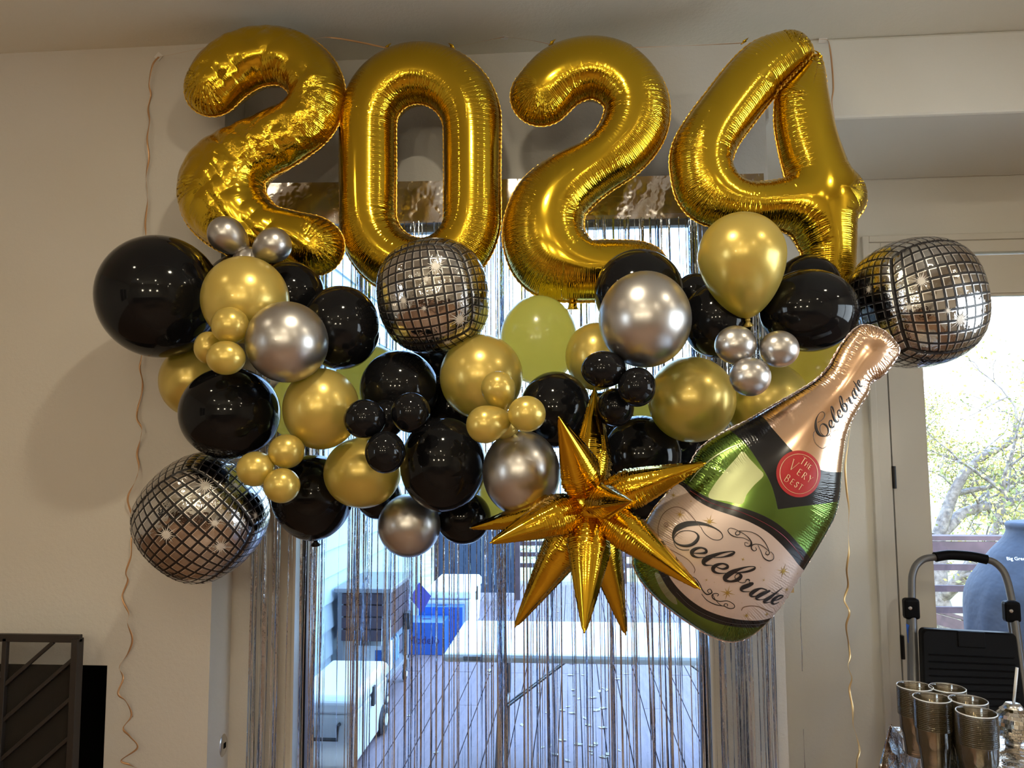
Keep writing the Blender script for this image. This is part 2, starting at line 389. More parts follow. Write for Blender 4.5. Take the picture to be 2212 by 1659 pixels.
nw = plaster('nook_plaster', (0.72, 0.71, 0.66), 0.15)
multi('trim_2', [(XR, XE, YB, YN, ZS, CEIL)], nw, bevel=0.012)  # soffit takes the lighter nook plaster to carry its brighter daylight
# nook wall with the right door
xg = at(1931, 1031, YN).x              # door gap
zd1 = at(2150, 550, YN).z; xd1 = xg + 0.93
xgl = at(2008, 1120, YN).x; zgl = at(2160, 632, YN).z
multi('wall_nook', [(XR, xg - 0.012, YN, YN + 0.12, 0, CEIL), (xd1 + 0.012, XE, YN, YN + 0.12, 0, CEIL), (xg - 0.012, xd1 + 0.012, YN, YN + 0.12, zd1 + 0.012, CEIL)], nw)
# casing with a stepped profile
cs = MB(); zc = zd1 + 0.012
for (w0, w1, t) in ((0.0, 0.055, 0.012), (0.055, 0.085, 0.024)):
    cs.box(xg - 0.012 - w1, xg - 0.012 - w0, YN - t, YN, 0, zc + w1)
    cs.box(xd1 + 0.012 + w0, xd1 + 0.012 + w1, YN - t, YN, 0, zc + w1)
    cs.box(xg - 0.012 - w0, xd1 + 0.012 + w0, YN - t, YN, zc + w0, zc + w1)
struct('trim_3', cs, M['offwhite'], bevel=0.003)
d2 = MB()
d2.box(xg, xgl, YN + 0.004, YN + 0.048, 0.01, zd1); d2.box(xd1 - 0.12, xd1, YN + 0.004, YN + 0.048, 0.01, zd1)
d2.box(xgl, xd1 - 0.12, YN + 0.004, YN + 0.048, zgl, zd1); d2.box(xgl, xd1 - 0.12, YN + 0.004, YN + 0.048, 0.01, 0.28)
door2 = struct('door_2', d2, M['offwhite'])
gb = MB(); w = 0.012
for q in ((xgl, xgl + w, 0.28, zgl), (xd1 - 0.12 - w, xd1 - 0.12, 0.28, zgl), (xgl, xd1 - 0.12, zgl - w, zgl), (xgl, xd1 - 0.12, 0.28, 0.28 + w)):
    gb.box(q[0], q[1], YN + 0.012, YN + 0.040, q[2], q[3])
gb.build('glazing_bead', M['offwhite'], door2)
boxo('pane', xgl, xd1 - 0.12, YN + 0.024, YN + 0.028, 0.28, zgl, M['glass2'], door2)
for zy in ((1936, 1031), (1950, 1398), (1922, 640)):
    p = at(zy[0], zy[1], YN - 0.01)
    hb = MB(); hb.tube([(xg - 0.004, YN - 0.012, p.z - 0.05), (xg - 0.004, YN - 0.012, p.z + 0.05)], 0.009, 10); hb.box(xg - 0.006, xg + 0.004, YN - 0.008, YN + 0.003, p.z - 0.05, p.z + 0.05)
    hb.build('hinge', M['black_metal'], door2)
boxo('gap_shade', xg - 0.012, xg, YN + 0.02, YN + 0.03, 0, zd1, M['dark'], door2)  # dark strip set into the door gap, standing for its shade
# main glass door: painted reveals, black frame, two panes
d1 = MB(); yg = YB + 0.085
d1.box(xo0, xo0 + 0.008, YB - 0.001, YB + 0.12, 0.0, zo1); d1.box(xo1 - 0.008, xo1, YB - 0.001, YB + 0.12, 0.0, zo1); d1.box(xo0, xo1, YB + 0.001, YB + 0.12, zo1 - 0.008, zo1)
door1 = struct('door_1', d1, M['white'])
st = MB(); st.box(xo0 + 0.008, xo0 + 0.024, yg, yg + 0.04, 0.0, zo1 - 0.008); st.build('stile', M['black_metal'], door1)
st = MB(); st.box(xo1 - 0.032, xo1 - 0.008, yg, yg + 0.04, 0.0, zo1 - 0.008); st.build('stile', M['black_metal'], door1)
boxo('bottom_rail', xo0 + 0.03, xo1 - 0.03, yg, yg + 0.04, 0.0, 0.06, M['black_metal'], door1)
boxo('top_rail', xo0 + 0.03, xo1 - 0.03, yg, yg + 0.04, zo1 - 0.03, zo1 - 0.008, M['white'], door1)
boxo('pane', xo0 + 0.03, xo1 - 0.03, yg + 0.017, yg + 0.022, 0.06, zo1 - 0.03, M['glass'], door1)
# rest of the shell, out of frame
zw0, zw1 = 0.9, 2.35
multi('wall_right', [(XE, XE + 0.12, YS, 0.2, 0, CEIL), (XE, XE + 0.12, 2.4, YN + 0.12, 0, CEIL), (XE, XE + 0.12, 0.2, 2.4, 0, zw0), (XE, XE + 0.12, 0.2, 2.4, zw1, CEIL)], wm)
w1 = MB()
for q in ((0.2, 0.26, zw0, zw1), (2.34, 2.4, zw0, zw1), (0.2, 2.4, zw0, zw0 + 0.06), (0.2, 2.4, zw1 - 0.06, zw1), (1.27, 1.33, zw0, zw1)): w1.box(XE + 0.03, XE + 0.09, *q)
win = struct('window_1', w1, M['white']); boxo('pane', XE + 0.058, XE + 0.062, 0.26, 2.34, zw0 + 0.06, zw1 - 0.06, M['glass2'], win)
multi('wall_west', [(XW - 0.12, XW, YS, -2.6, 0, CEIL), (XW - 0.12, XW, -0.9, YC + 0.3, 0, CEIL), (XW - 0.12, XW, -2.6, -0.9, 0, zw0), (XW - 0.12, XW, -2.6, -0.9, zw1, CEIL)], wm)
w1 = MB()
for q in ((-2.6, -2.54, zw0, zw1), (-0.96, -0.9, zw0, zw1), (-2.6, -0.9, zw0, zw0 + 0.06), (-2.6, -0.9, zw1 - 0.06, zw1), (-1.78, -1.72, zw0, zw1)): w1.box(XW - 0.09, XW - 0.03, *q)
win = struct('window_2', w1, M['white']); boxo('pane', XW - 0.062, XW - 0.058, -2.54, -0.96, zw0 + 0.06, zw1 - 0.06, M['glass2'], win)
multi('wall_front', [(XW - 0.12, XE + 0.12, YS - 0.12, YS, 0, CEIL)], wm)
# a dark kitchen run along the far wall behind the camera (seen only in reflections)
kd = mat('kitchen_wood', (0.07, 0.035, 0.02), 0.4)
for i in range(5):
    x = -2.9 + i * 1.1
    kt = empty('kitchen_cabinet', (x, YS + 0.3, 0), 'dark wooden kitchen cabinet against the wall behind the camera', 'cabinet', 'kitchen cabinets behind the camera')
    for nm, q in (('body', (-0.54, 0.54, -0.29, 0.28, 0.0, 0.9)), ('door', (-0.50, -0.02, 0.28, 0.30, 0.1, 0.86)), ('door', (0.02, 0.50, 0.28, 0.30, 0.1, 0.86))): boxo(nm, *q, kd, kt)
boxo('kitchen_counter', -3.46, 2.06, YS + 0.01, YS + 0.63, 0.902, 0.94, M['offwhite'])
tag(D.objects['kitchen_counter'], 'pale counter slab over the dark cabinets behind the camera', 'counter')
isl = empty('dining_table', (-0.6, -1.9, 0), 'dark wooden table standing behind the camera', 'table')
boxo('tabletop', -0.9, 0.9, -0.45, 0.45, 0.72, 0.76, kd, isl)
for sx_ in (-1, 1):
    for sy_ in (-1, 1): boxo('leg', sx_ * 0.82 - 0.04, sx_ * 0.82 + 0.04, sy_ * 0.38 - 0.04, sy_ * 0.38 + 0.04, 0, 0.72, kd, isl)
for (x, y, pw) in CANS:
    t = MB(); t.lathe([(0.060, 0.0), (0.088, 0.0), (0.086, -0.008), (0.064, -0.010), (0.060, 0.0)], 32)
    tag(t.build('recessed_light', M['white'], None, (x, y, CEIL), smooth=True), 'round white ring of a recessed ceiling light', 'ceiling light', 'recessed ceiling lights')

for (x, y, z) in ADDED_LAMPS:
    pd = empty('added_lamp', (x, y, z), 'added unseen lamp hanging over the table behind the camera, brightening the room', 'pendant lamp', 'added lamps behind the camera')
    t = MB(); t.lathe([(0.020, 0.10), (0.035, 0.09), (0.04, 0.075), (0.0, 0.07)], 20); t.build('lamp_cap', M['black_metal'], pd, smooth=True)
    t = MB(); t.tube([(0, 0, 0.09), (0, 0, CEIL - z)], 0.004, 6); t.build('cord', M['black_metal'], pd)
# gas key plate on the side face of the breast
pp = atx(482, 1610, XC)
g = MB(); g.lathe([(0.0, 0.006), (0.012, 0.006), (0.026, 0.004), (0.030, 0.0)], 28)
gp = g.build('key_plate', M['steel'], None, (XC, pp.y, pp.z), smooth=True); gp.rotation_euler = (0, PI / 2, 0); gp.scale = (1.35, 1, 1)
tag(gp, 'small oval steel gas key plate on the side of the chimney breast', 'plate')
boxo('key_socket', -0.007, 0.007, -0.008, 0.008, 0.004, 0.0075, M['dark'], gp)

# fireplace screen
YF = 2.60
def fp(cx, cy): return at(cx / 2.989, 1160 + cy / 2.989, YF)
fs = empty('fireplace_screen', (at(100, 1500, YF).x, YF, 0), 'dark bronze fireplace screen of slanting bars before the firebox', 'fireplace screen')
o = fs.location
def bar(name, p, q, wd, dp=0.018, mt='screen_metal'):
    b_ = MB(); b_.bar(Vector(p) - o, Vector(q) - o, wd, dp, up=Vector((0, 1, 0)))
    return b_.build(name, M[mt], fs, bevel=0.002)
tr, tl = fp(502, 655), fp(-900, 640)
bx = tr.x; xin = fp(27, 900).x
bar('rail', (tl.x, YF, tr.z), (bx + 0.012, YF, tr.z), 0.026)
bar('post', (bx, YF, tr.z), (bx, YF, 0.0), 0.024, 0.035)
bar('post', (xin, YF, tr.z), (xin, YF, 0.02), 0.016)
bar('rail', (tl.x, YF, 0.06), (bx, YF, 0.06), 0.024)
bar('post', (tl.x, YF, tr.z), (tl.x, YF, 0.0), 0.024, 0.035)
sl_ = 0.86
z_t = tr.z - 0.013; x_r = bx - 0.012
for k in range(12):
    # each bar starts on the top rail or right post and falls to the left post
    off = -0.075 + k * 0.130
    xs, zs = (x_r + off, z_t) if off < 0 else (x_r, z_t - off * 1.0)
    xe = xin; ze = zs - (xs - xe) * sl_
    if ze < 0.08: xe = xs - (zs - 0.08) / sl_; ze = 0.08
    if zs < 0.12: break
    bar('diagonal_bar', (xs, YF, zs), (xe, YF, ze), 0.013, 0.012)
for k in range(10):
    off = k * 0.15; zs = z_t - 0.1 - off
    xe = max(tl.x, xin - (zs - 0.08) / sl_)
    if zs < 0.14: break
    bar('diagonal_bar', (xin, YF, zs), (xe, YF, zs - (xin - xe) * sl_), 0.013, 0.012)
scr = D.materials.new('screen_mesh'); scr.use_nodes = True; n_ = scr.node_tree; n_.nodes['Principled BSDF'].inputs['Base Color'].default_value = (0.03, 0.025, 0.02, 1); n_.nodes['Principled BSDF'].inputs['Alpha'].default_value = 0.30; n_.nodes['Principled BSDF'].inputs['Roughness'].default_value = 0.7
pm = MB(); pm.box(tl.x - o.x, bx - o.x, 0.010, 0.012, 0.06, z_t - 0.0); pm.build('mesh_panel', scr, fs)

# ------------------------------------------------------------------ outside
ZD = -0.20
gr = MB(); gr.box(-60, 80, 3.9, 120, -1.75, -1.6); struct('ground', gr, M['grass'])
dk = empty('deck', (0, 3.05, ZD)); dk['kind'] = 'structure'
XH = -1.65
me_cache = {}
nplank = 0
x = XH + 0.004; ci = 0
while x < 6.6 and nplank < 290:
    y0 = 3.05 if x + 0.14 < XR - 0.15 else YN + 0.14
    y1 = 10.5 if x < 2.9 else 7.6
    cuts = [y0] + [c_ for c_ in ((5.4, 8.3) if ci % 3 == 0 else (4.3, 7.1) if ci % 3 == 1 else (6.2, 9.0)) if y0 + 0.3 < c_ < y1 - 0.3] + [y1]
    for a_, b_ in zip(cuts[:-1], cuts[1:]):
        key = (round(b_ - a_, 3))
        if key not in me_cache:
            m_ = MB(); m_.box(0, 0.134, 0, b_ - a_ - 0.006, -0.03, 0); me_ = D.meshes.new('plank'); me_.from_pydata(m_.v, [], m_.f); me_.materials.append(M['deck']); me_cache[key] = me_
        link('plank', me_cache[key], dk, (x, a_ - 3.05, rnd.uniform(-0.0015, 0.0015))); nplank += 1
    x += 0.1405; ci += 1
multi('trim_4', [(XH, 6.6, 3.95, 7.5, ZD - 0.2, ZD - 0.04), (XH, 2.9, 7.5, 10.45, ZD - 0.2, ZD - 0.04)], M['rail'])
# neighbouring wing with lap siding
hw = MB(); hw.box(XH - 2.5, XH - 0.02, YB + 0.46, 8.2, ZD - 0.5, 3.6); wing = struct('wall_outside', hw, M['siding'])
sb = MB(); Ls = 8.2 - (YB + 0.46)
sb.add([(0, 0, 0), (0, Ls, 0), (0.018, 0, 0), (0.018, Ls, 0), (0, 0, 0.178), (0, Ls, 0.178)], [(0, 1, 3, 2), (2, 3, 5, 4), (0, 2, 4), (1, 5, 3)])
sme = D.meshes.new('siding_board'); sme.from_pydata(sb.v, [], sb.f); sme.materials.append(M['siding'])
for k in range(21): link('siding_board', sme, wing, (XH - 0.019, YB + 0.46, ZD + k * 0.178))
cb = MB(); cb.box(XH - 0.05, XH + 0.012, 8.15, 8.25, ZD, 3.6); cb.build('corner_board', M['siding'], wing)

def railing(name, p0, p1, h, label, rails=4, posts=None, slope=0):
    p0 = Vector(p0); p1 = Vector(p1); Lr = (p1 - p0).length; t = empty(name, p0, label, 'railing')
    d_ = (p1 - p0); n = posts or max(2, int(Lr / 1.6) + 1)
    for i in range(n):
        q = d_ * (i / (n - 1)); b_ = MB(); b_.box(q.x - 0.045, q.x + 0.045, q.y - 0.045, q.y + 0.045, q.z, q.z + h); b_.build('post', M['rail'], t)
    b_ = MB(); b_.bar(Vector((0, 0, h)), d_ + Vector((0, 0, h)), 0.14, 0.04); b_.build('cap_rail', M['rail'], t)
    b_ = MB(); b_.bar(Vector((0, -0.05, h - 0.09)), d_ + Vector((0, -0.05, h - 0.09)), 0.035, 0.12); b_.build('rail', M['rail'], t)
    for k in range(rails):
        z = h - 0.26 - k * (h - 0.35) / rails
        b_ = MB(); b_.bar(Vector((0, -0.05, z)), d_ + Vector((0, -0.05, z)), 0.035, 0.055); b_.build('rail', M['rail'], t)
    return t
railing('railing', (XH + 0.1, 10.4, ZD), (2.85, 10.4, ZD), 0.92, 'brown stained railing across the far end of the deck')
railing('railing', (2.95, 7.45, ZD), (6.6, 7.45, ZD), 0.92, 'brown stained railing behind the blue grill cover', 3)
railing('railing', (3.3, 9.3, -1.0), (6.2, 10.6, -1.9), 0.92, 'brown stair railing descending below the deck beyond the right door', 3)

# cooler cart
ct = empty('cooler_cart', (-1.45, 5.65, ZD), 'brown slatted patio cooler cart with grey lid by the siding', 'cart')
cx0, cx1, cy0, cy1, cz0, cz1 = -0.17, 0.18, -0.36, 0.33, 0.44, 0.77
for sx_ in (cx0 + 0.02, cx1 - 0.02):
    for sy_ in (cy0 + 0.02, cy1 - 0.02): boxo('leg', sx_ - 0.02, sx_ + 0.02, sy_ - 0.02, sy_ + 0.02, 0.09, cz1, M['greylid'], ct)
boxo('cabinet', cx0 + 0.015, cx1 - 0.015, cy0 + 0.015, cy1 - 0.015, cz0, cz1, M['cartwood'], ct)
for k in range(4):
    z = cz0 + 0.006 + k * 0.082
    boxo('slat', cx1 - 0.012, cx1 + 0.006, cy0 + 0.03, cy1 - 0.03, z, z + 0.072, M['cartwood'], ct, bevel=0.002)
    boxo('slat', cx0 + 0.03, cx1 - 0.03, cy0 - 0.006, cy0 + 0.012, z, z + 0.072, M['cartwood'], ct, bevel=0.002)
boxo('lid', cx0 - 0.02, cx1 + 0.03, cy0 - 0.03, cy1 + 0.03, cz1, cz1 + 0.03, M['greylid'], ct, bevel=0.006)
boxo('lid_handle', cx0 + 0.1, cx0 + 0.12, -0.03, 0.03, cz1 + 0.03, cz1 + 0.05, M['greylid'], ct)
boxo('shelf', cx0, cx1, cy0, cy1, 0.16, 0.19, M['greylid'], ct, bevel=0.003)
boxo('cap_catcher', cx1 + 0.006, cx1 + 0.06, 0.10, 0.20, 0.42, 0.54, M['rubber'], ct, bevel=0.006)
def wheel(x_, y_, z_, r_, w_, par, name='caster'):
    b_ = MB(); b_.lathe([(0.0, -w_ / 2), (r_ * 0.45, -w_ / 2), (r_ * 0.5, -w_ / 2 + 0.004), (r_ * 0.85, -w_ / 2), (r_, -w_ / 4), (r_, w_ / 4), (r_ * 0.85, w_ / 2), (0, w_ / 2)], 24)
    w_o = b_.build(name, M['rubber'], par, (x_, y_, z_), smooth=False); w_o.rotation_euler = (0, PI / 2, 0)
    h_ = MB(); h_.lathe([(0, w_ / 2 + 0.003), (r_ * 0.42, w_ / 2 + 0.003), (r_ * 0.42, w_ / 2 - 0.002)], 20); h_.build('hub', M['whiteplastic'], w_o)
for sx_ in (cx0 + 0.03, cx1 - 0.02):
    for sy_ in (cy0 + 0.04, cy1 - 0.04): wheel(sx_, sy_, 0.05, 0.048, 0.026, ct)
# goods on the shelf
wp = empty('water_bottle_pack', (-1.42, 5.80, ZD + 0.19), 'shrink-wrapped pack of water bottles on the cart shelf', 'bottle pack')
bm_ = MB(); bm_.lathe([(0.0, 0), (0.03, 0), (0.032, 0.02), (0.030, 0.07), (0.032, 0.12), (0.028, 0.15), (0.012, 0.18), (0.012, 0.195), (0, 0.195)], 12)
bme = D.meshes.new('bottle'); bme.from_pydata(bm_.v, [], bm_.f); bme.materials.append(M['waterblue'])
for i in range(3):
    for j in range(3): link('bottle', bme, wp, (-0.06 + i * 0.066, -0.07 + j * 0.066, 0))
b_ = boxo('carton', -0.14, 0.10, -0.09, 0.09, 0, 0.2, M['whiteplastic'], None, loc=(-1.40, 5.48, ZD + 0.19), bevel=0.004); tag(b_, 'pale drinks carton on the front of the cart shelf', 'box')
boxo('label_panel', 0.02, 0.09, -0.092, -0.0905, 0.03, 0.17, M['cardblue'], b_)

def cooler(loc, w_, d_, h_, label, wheels=False):
    t = empty('cooler', loc, label, 'cooler')
    b_ = MB(); b_.add([(sx_ * w_ / 2 * k_, sy_ * d_ / 2 * k_, z_) for z_, k_ in ((0.03, 0.92), (h_ * 0.78, 1.0)) for sx_, sy_ in ((-1, -1), (1, -1), (1, 1), (-1, 1))], [(3, 2, 1, 0), (4, 5, 6, 7), (0, 1, 5, 4), (1, 2, 6, 5), (2, 3, 7, 6), (3, 0, 4, 7)])
    b_.build('body', M['whiteplastic'], t, bevel=0.02)
    b_ = MB(); b_.add([(sx_ * w_ / 2 * k_, sy_ * d_ / 2 * k_, z_) for z_, k_ in ((h_ * 0.79, 1.03), (h_ * 0.93, 1.03), (h_, 0.92)) for sx_, sy_ in ((-1, -1), (1, -1), (1, 1), (-1, 1))], [(3, 2, 1, 0), (8, 9, 10, 11)] + [(k_ * 4 + i, k_ * 4 + (i + 1) % 4, k_ * 4 + 4 + (i + 1) % 4, k_ * 4 + 4 + i) for k_ in range(2) for i in range(4)])
    b_.build('lid', M['whiteplastic'], t, bevel=0.012)
    for sy_ in (-1, 1):
        b_ = MB(); y_ = sy_ * (d_ / 2 + 0.02)
        b_.tube([(-0.10, y_ - sy_ * 0.02, h_ * 0.66), (-0.10, y_ + sy_ * 0.01, h_ * 0.66), (-0.10, y_ + sy_ * 0.015, h_ * 0.5), (0.10, y_ + sy_ * 0.015, h_ * 0.5), (0.10, y_ + sy_ * 0.01, h_ * 0.66), (0.10, y_ - sy_ * 0.02, h_ * 0.66)], 0.010, 8); b_.build('handle', M['rubber'], t)
    boxo('latch', w_ / 2, w_ / 2 + 0.015, -0.02, 0.02, h_ * 0.62, h_ * 0.88, M['rubber'], t)
    if wheels:
        wheel(w_ / 2 - 0.01, d_ / 2 - 0.09, 0.085, 0.085, 0.05, t, 'wheel'); wheel(-w_ / 2 + 0.01, d_ / 2 - 0.09, 0.085, 0.085, 0.05, t, 'wheel')
    return t
pv = empty('privacy_screen', (-1.10, 9.2, ZD), 'dark slate privacy screen behind the far white cooler', 'screen')
boxo('panel', -0.50, 0.42, -0.015, 0.015, 0.08, 1.35, mat('slate_panel', (0.035, 0.05, 0.08), 0.6), pv)
for x_ in (-0.52, 0.44): boxo('post', x_ - 0.03, x_ + 0.03, -0.03, 0.03, 0, 1.42, M['rail'], pv)
cooler((-1.16, 7.6, ZD), 0.42, 0.85, 0.48, 'white hard cooler with black handles at the deck far end')
cooler((-1.36, 4.55, ZD), 0.36, 0.75, 0.42, 'large white wheeled cooler nearest the glass door', True)
def drinkbox(x0, x1, y0, y1, h_, label, txt):
    b_ = boxo('drinks_case', -(x1 - x0) / 2, (x1 - x0) / 2, -(y1 - y0) / 2, (y1 - y0) / 2, 0, h_, M['cardblue'], None, loc=((x0 + x1) / 2, (y0 + y1) / 2, ZD), bevel=0.003)
    tag(b_, label, 'box')
    boxo('carry_slot', -0.04, 0.04, -0.015, 0.015, h_, h_ + 0.002, M['ink'], b_)
    if txt: text_obj(txt, b_, (0, -(y1 - y0) / 2 - 0.002, h_ * 0.45), 0.09, (PI / 2, 0, 0), M['navytext'])
    return b_
def text_obj(s_, parent, loc, size, rot, mat_, ext=0.0006, align='CENTER'):
    cu = D.curves.new('t', 'FONT'); cu.body = s_; cu.size = size; cu.extrude = ext; cu.align_x = align; cu.align_y = 'CENTER'; cu.resolution_u = 3
    ob = D.objects.new('t', cu); COL.objects.link(ob); bpy.context.view_layer.update()
    me = D.meshes.new_from_object(ob); D.objects.remove(ob); D.curves.remove(cu)
    me.name = 'lettering'; me.materials.clear(); me.materials.append(mat_)
    q = link('lettering', me, parent, loc); q.rotation_euler = rot
    return q
drinkbox(-1.46, -1.12, 6.68, 6.98, 0.27, 'blue drinks case with dark lettering facing the door', 'Modelo')
drinkbox(-1.40, -1.00, 7.0, 7.15, 0.34, 'blue drinks case standing behind the lettered one', None)
# blue cloth hanging on the cart corner
b_ = MB(); b_.add([(0, 0, 0), (0.09, 0.03, -0.11), (0.02, 0.03, -0.24), (-0.07, -0.01, -0.12)], [(0, 1, 2, 3)])
q = b_.build('hanging_cloth', mat('blue_purple_cloth', (0.10, 0.10, 0.45), 0.7), None, (-1.20, 6.02, ZD + 0.72)); s_ = q.modifiers.new('s', 'SOLIDIFY'); s_.thickness = 0.004
tag(q, 'small blue cloth hanging at the far corner of the cart', 'cloth')

# folding table
ft = empty('folding_table', (0.275, 4.22, ZD), 'long white folding table on grey legs outside the glass door', 'table')
tw, td = 1.84, 0.76
boxo('tabletop', -tw / 2, tw / 2, -td / 2, td / 2, 0.695, 0.74, M['whiteplastic'], ft, bevel=0.018)
boxo('carry_handle', -tw / 2 + 0.10, -tw / 2 + 0.19, -td / 2 - 0.004, -td / 2 + 0.004, 0.707, 0.728, M['greylid'], ft)
for sx_ in (-1, 1):
    x_ = sx_ * (tw / 2 - 0.27)
    for sy_ in (-1, 1):
        b_ = MB(); b_.tube([(x_, sy_ * 0.25, 0.69), (x_, sy_ * 0.26, 0.45), (x_ + sx_ * 0.02, sy_ * 0.30, 0.02)], 0.014, 10); b_.build('leg', M['grey_tube2'], ft)
    b_ = MB(); b_.tube([(x_, -0.27, 0.36), (x_, 0.27, 0.36)], 0.011, 8); b_.build('cross_brace', M['grey_tube2'], ft)
    b_ = MB(); b_.tube([(x_ + sx_ * 0.02, -0.30, 0.06), (x_ + sx_ * 0.02, 0.30, 0.06)], 0.011, 8); b_.build('cross_brace', M['grey_tube2'], ft)
    b_ = MB(); b_.bar((x_, -0.03, 0.37), (x_ - sx_ * 0.42, -0.01, 0.68), 0.024, 0.008); b_.bar((x_, 0.03, 0.37), (x_ - sx_ * 0.42, 0.01, 0.68), 0.024, 0.008); b_.build('folding_stay', M['grey_tube2'], ft)

# dead leaves on the deck
lf = MB(); lf.add([(-0.03, 0, 0.002), (-0.01, -0.016, 0.006), (0.015, -0.012, 0.004), (0.032, 0.0, 0.009), (0.012, 0.014, 0.004), (-0.012, 0.013, 0.007), (0, 0, 0.001)], [(0, 1, 6), (1, 2, 6), (2, 3, 6), (3, 4, 6), (4, 5, 6), (5, 0, 6)])
lme = D.meshes.new('fallen_leaf'); lme.from_pydata(lf.v, [], lf.f); lme.materials.append(M['deadleaf'])
for i in range(70):
    if i < 34:
        p = atz(rnd.gauss(1262, 40), rnd.uniform(1430, 1650), ZD)
    else: p = Vector((rnd.uniform(-1.1, 1.6), rnd.uniform(3.6, 9.5), 0))
    q = link('fallen_leaf', lme, None, (p.x, p.y, ZD + 0.0005)); q.rotation_euler = (0, 0, rnd.uniform(0, 6)); s_ = rnd.uniform(0.5, 1.1); q.scale = (s_, s_, s_)
    tag(q, 'pale dry leaf lying on the brown deck boards', 'leaf', 'fallen leaves on the deck')

# covered kamado grill
gc = MB(); cpt = at(2096, 1300, 5.2); cxy = (cpt.x + 0.50, 5.2)
prof = [(0.405, 0.0), (0.41, 0.25), (0.415, 0.5), (0.42, 0.78), (0.405, 0.90), (0.36, 1.0), (0.29, 1.12), (0.225, 1.21), (0.20, 1.27), (0.205, 1.31), (0.17, 1.33), (0, 1.33)]
pr = catmull(prof, 4); n = 72; vs = []; fsx = []
for i, (r_, z_) in enumerate(pr):
    for k in range(n):
        a = 2 * PI * k / n
        fold = 1 + (0.030 * math.sin(a * 9 + z_ * 2) + 0.022 * math.sin(a * 17 + 1.3 - z_ * 3)) * max(0, min(1, (1.1 - z_) * 1.5))
        sq = 1 + 0.10 * math.cos(4 * a) * max(0, min(1, (0.9 - z_) * 3)) * 0.6
        vs.append((r_ * fold * sq * math.cos(a) * 1.18, r_ * fold * sq * math.sin(a), z_))
fsx = [(i * n + k, i * n + (k + 1) % n, (i + 1) * n + (k + 1) % n, (i + 1) * n + k) for i in range(len(pr) - 1) for k in range(n)]
gc.add(vs, fsx)
zt = at(2200, 1130, 5.2).z
go = gc.build('grill_cover', M['cover'], None, (cxy[0], cxy[1], ZD), smooth=True)
go.scale = (1, 1, (zt - ZD) / 1.32)
tag(go, 'blue fabric cover over a round grill beyond the right door', 'grill cover')
tp = at(2174, 1207, 4.86)
tx = text_obj('Big Green Egg', go, (tp.x - cxy[0], 4.86 - 5.2, (tp.z - ZD) / go.scale[2]), 0.030, (PI / 2 - 0.35, 0, 0.0), M['whitetext'], align='LEFT')
tx['label'] = 'white lettering printed on the grill cover'

# trees
def tree(x_, y_, h_, seed, label, lm, nleaf, lean=(0, 0), spread=1.0, z0=-1.6):
    R = random.Random(seed); t = empty('tree', (x_, y_, z0), label, 'tree')
    tr_ = MB(); tips = []
    def grow(p, d_, l_, r_, dep):
        pts = [p]; q = p.copy(); dd = d_.copy(); seg = 4
        for s__ in range(seg):
            dd = (dd + Vector((R.gauss(0, 0.16), R.gauss(0, 0.16), R.gauss(0.02, 0.12)))).normalized(); q = q + dd * (l_ / seg); pts.append(q.copy())
        tr_.tube(pts, [r_ * (1 - 0.4 * i / seg) for i in range(seg + 1)], 6 if dep < 2 else 4 if dep < 4 else 3, cap=False)
        if dep >= 3: tips.extend(pts[1:])
        if dep < 6:
            for k in range(3 if dep < 5 else 2):
                a = Vector((R.gauss(0, 1), R.gauss(0, 1), R.gauss(0.1, 0.7))).normalized()
                nd = (dd * (0.75 if k else 1.0) + a * (0.75 if k else 0.35) * spread).normalized()
                grow(pts[-1] if k != 2 else pts[2], nd, l_ * R.uniform(0.62, 0.82), r_ * 0.56, dep + 1)
    grow(Vector((0, 0, 0)), Vector((lean[0], lean[1], 1)).normalized(), h_ * 0.30, h_ * 0.028, 0)
    tr_.build('trunk', M['bark'], t, smooth=True)
    lv = MB()
    for k in range(nleaf):
        c_ = R.choice(tips) + Vector((R.gauss(0, 0.15), R.gauss(0, 0.15), R.gauss(0, 0.15)))
        a = Vector((R.gauss(0, 1), R.gauss(0, 1), R.gauss(0, 1))).normalized() * R.uniform(0.018, 0.042); b2 = a.cross(Vector((R.gauss(0, 1), R.gauss(0, 1), R.gauss(0, 1)))).normalized() * a.length * 0.6
        lv.add([c_ - a, c_ - b2, c_ + a, c_ + b2], [(0, 1, 2, 3)], 0 if R.random() < 0.6 else 1)
    lv.build('foliage', [M[lm], M['leaf_b']], t, kind='stuff')
    return t
tree(5.7, 12.0, 6.4, 3, 'bare branched oak with sparse yellow leaves behind the right door', 'leaf_a', 9000, (-0.35, 0), 1.2)
tree(13.5, 14.5, 6.5, 11, 'wide leafless tree standing to the right of the grill', 'leaf_c', 4000, (0.1, 0), 1.2)
tree(9.5, 21.0, 6.0, 5, 'yellow leaved tree low in the yard beyond the stair railing', 'leaf_a', 22000)
tree(16.5, 22.0, 6.5, 8, 'tan leaved tree far right in the yard', 'leaf_c', 16000)
tree(-4.2, 18.5, 6.0, 21, 'olive tree crown seen behind the deck railing, left of the starburst', 'leaf_b', 5000)
tree(3.2, 17.0, 5.5, 34, 'brownish tree behind the middle of the deck railing', 'leaf_c', 5000)
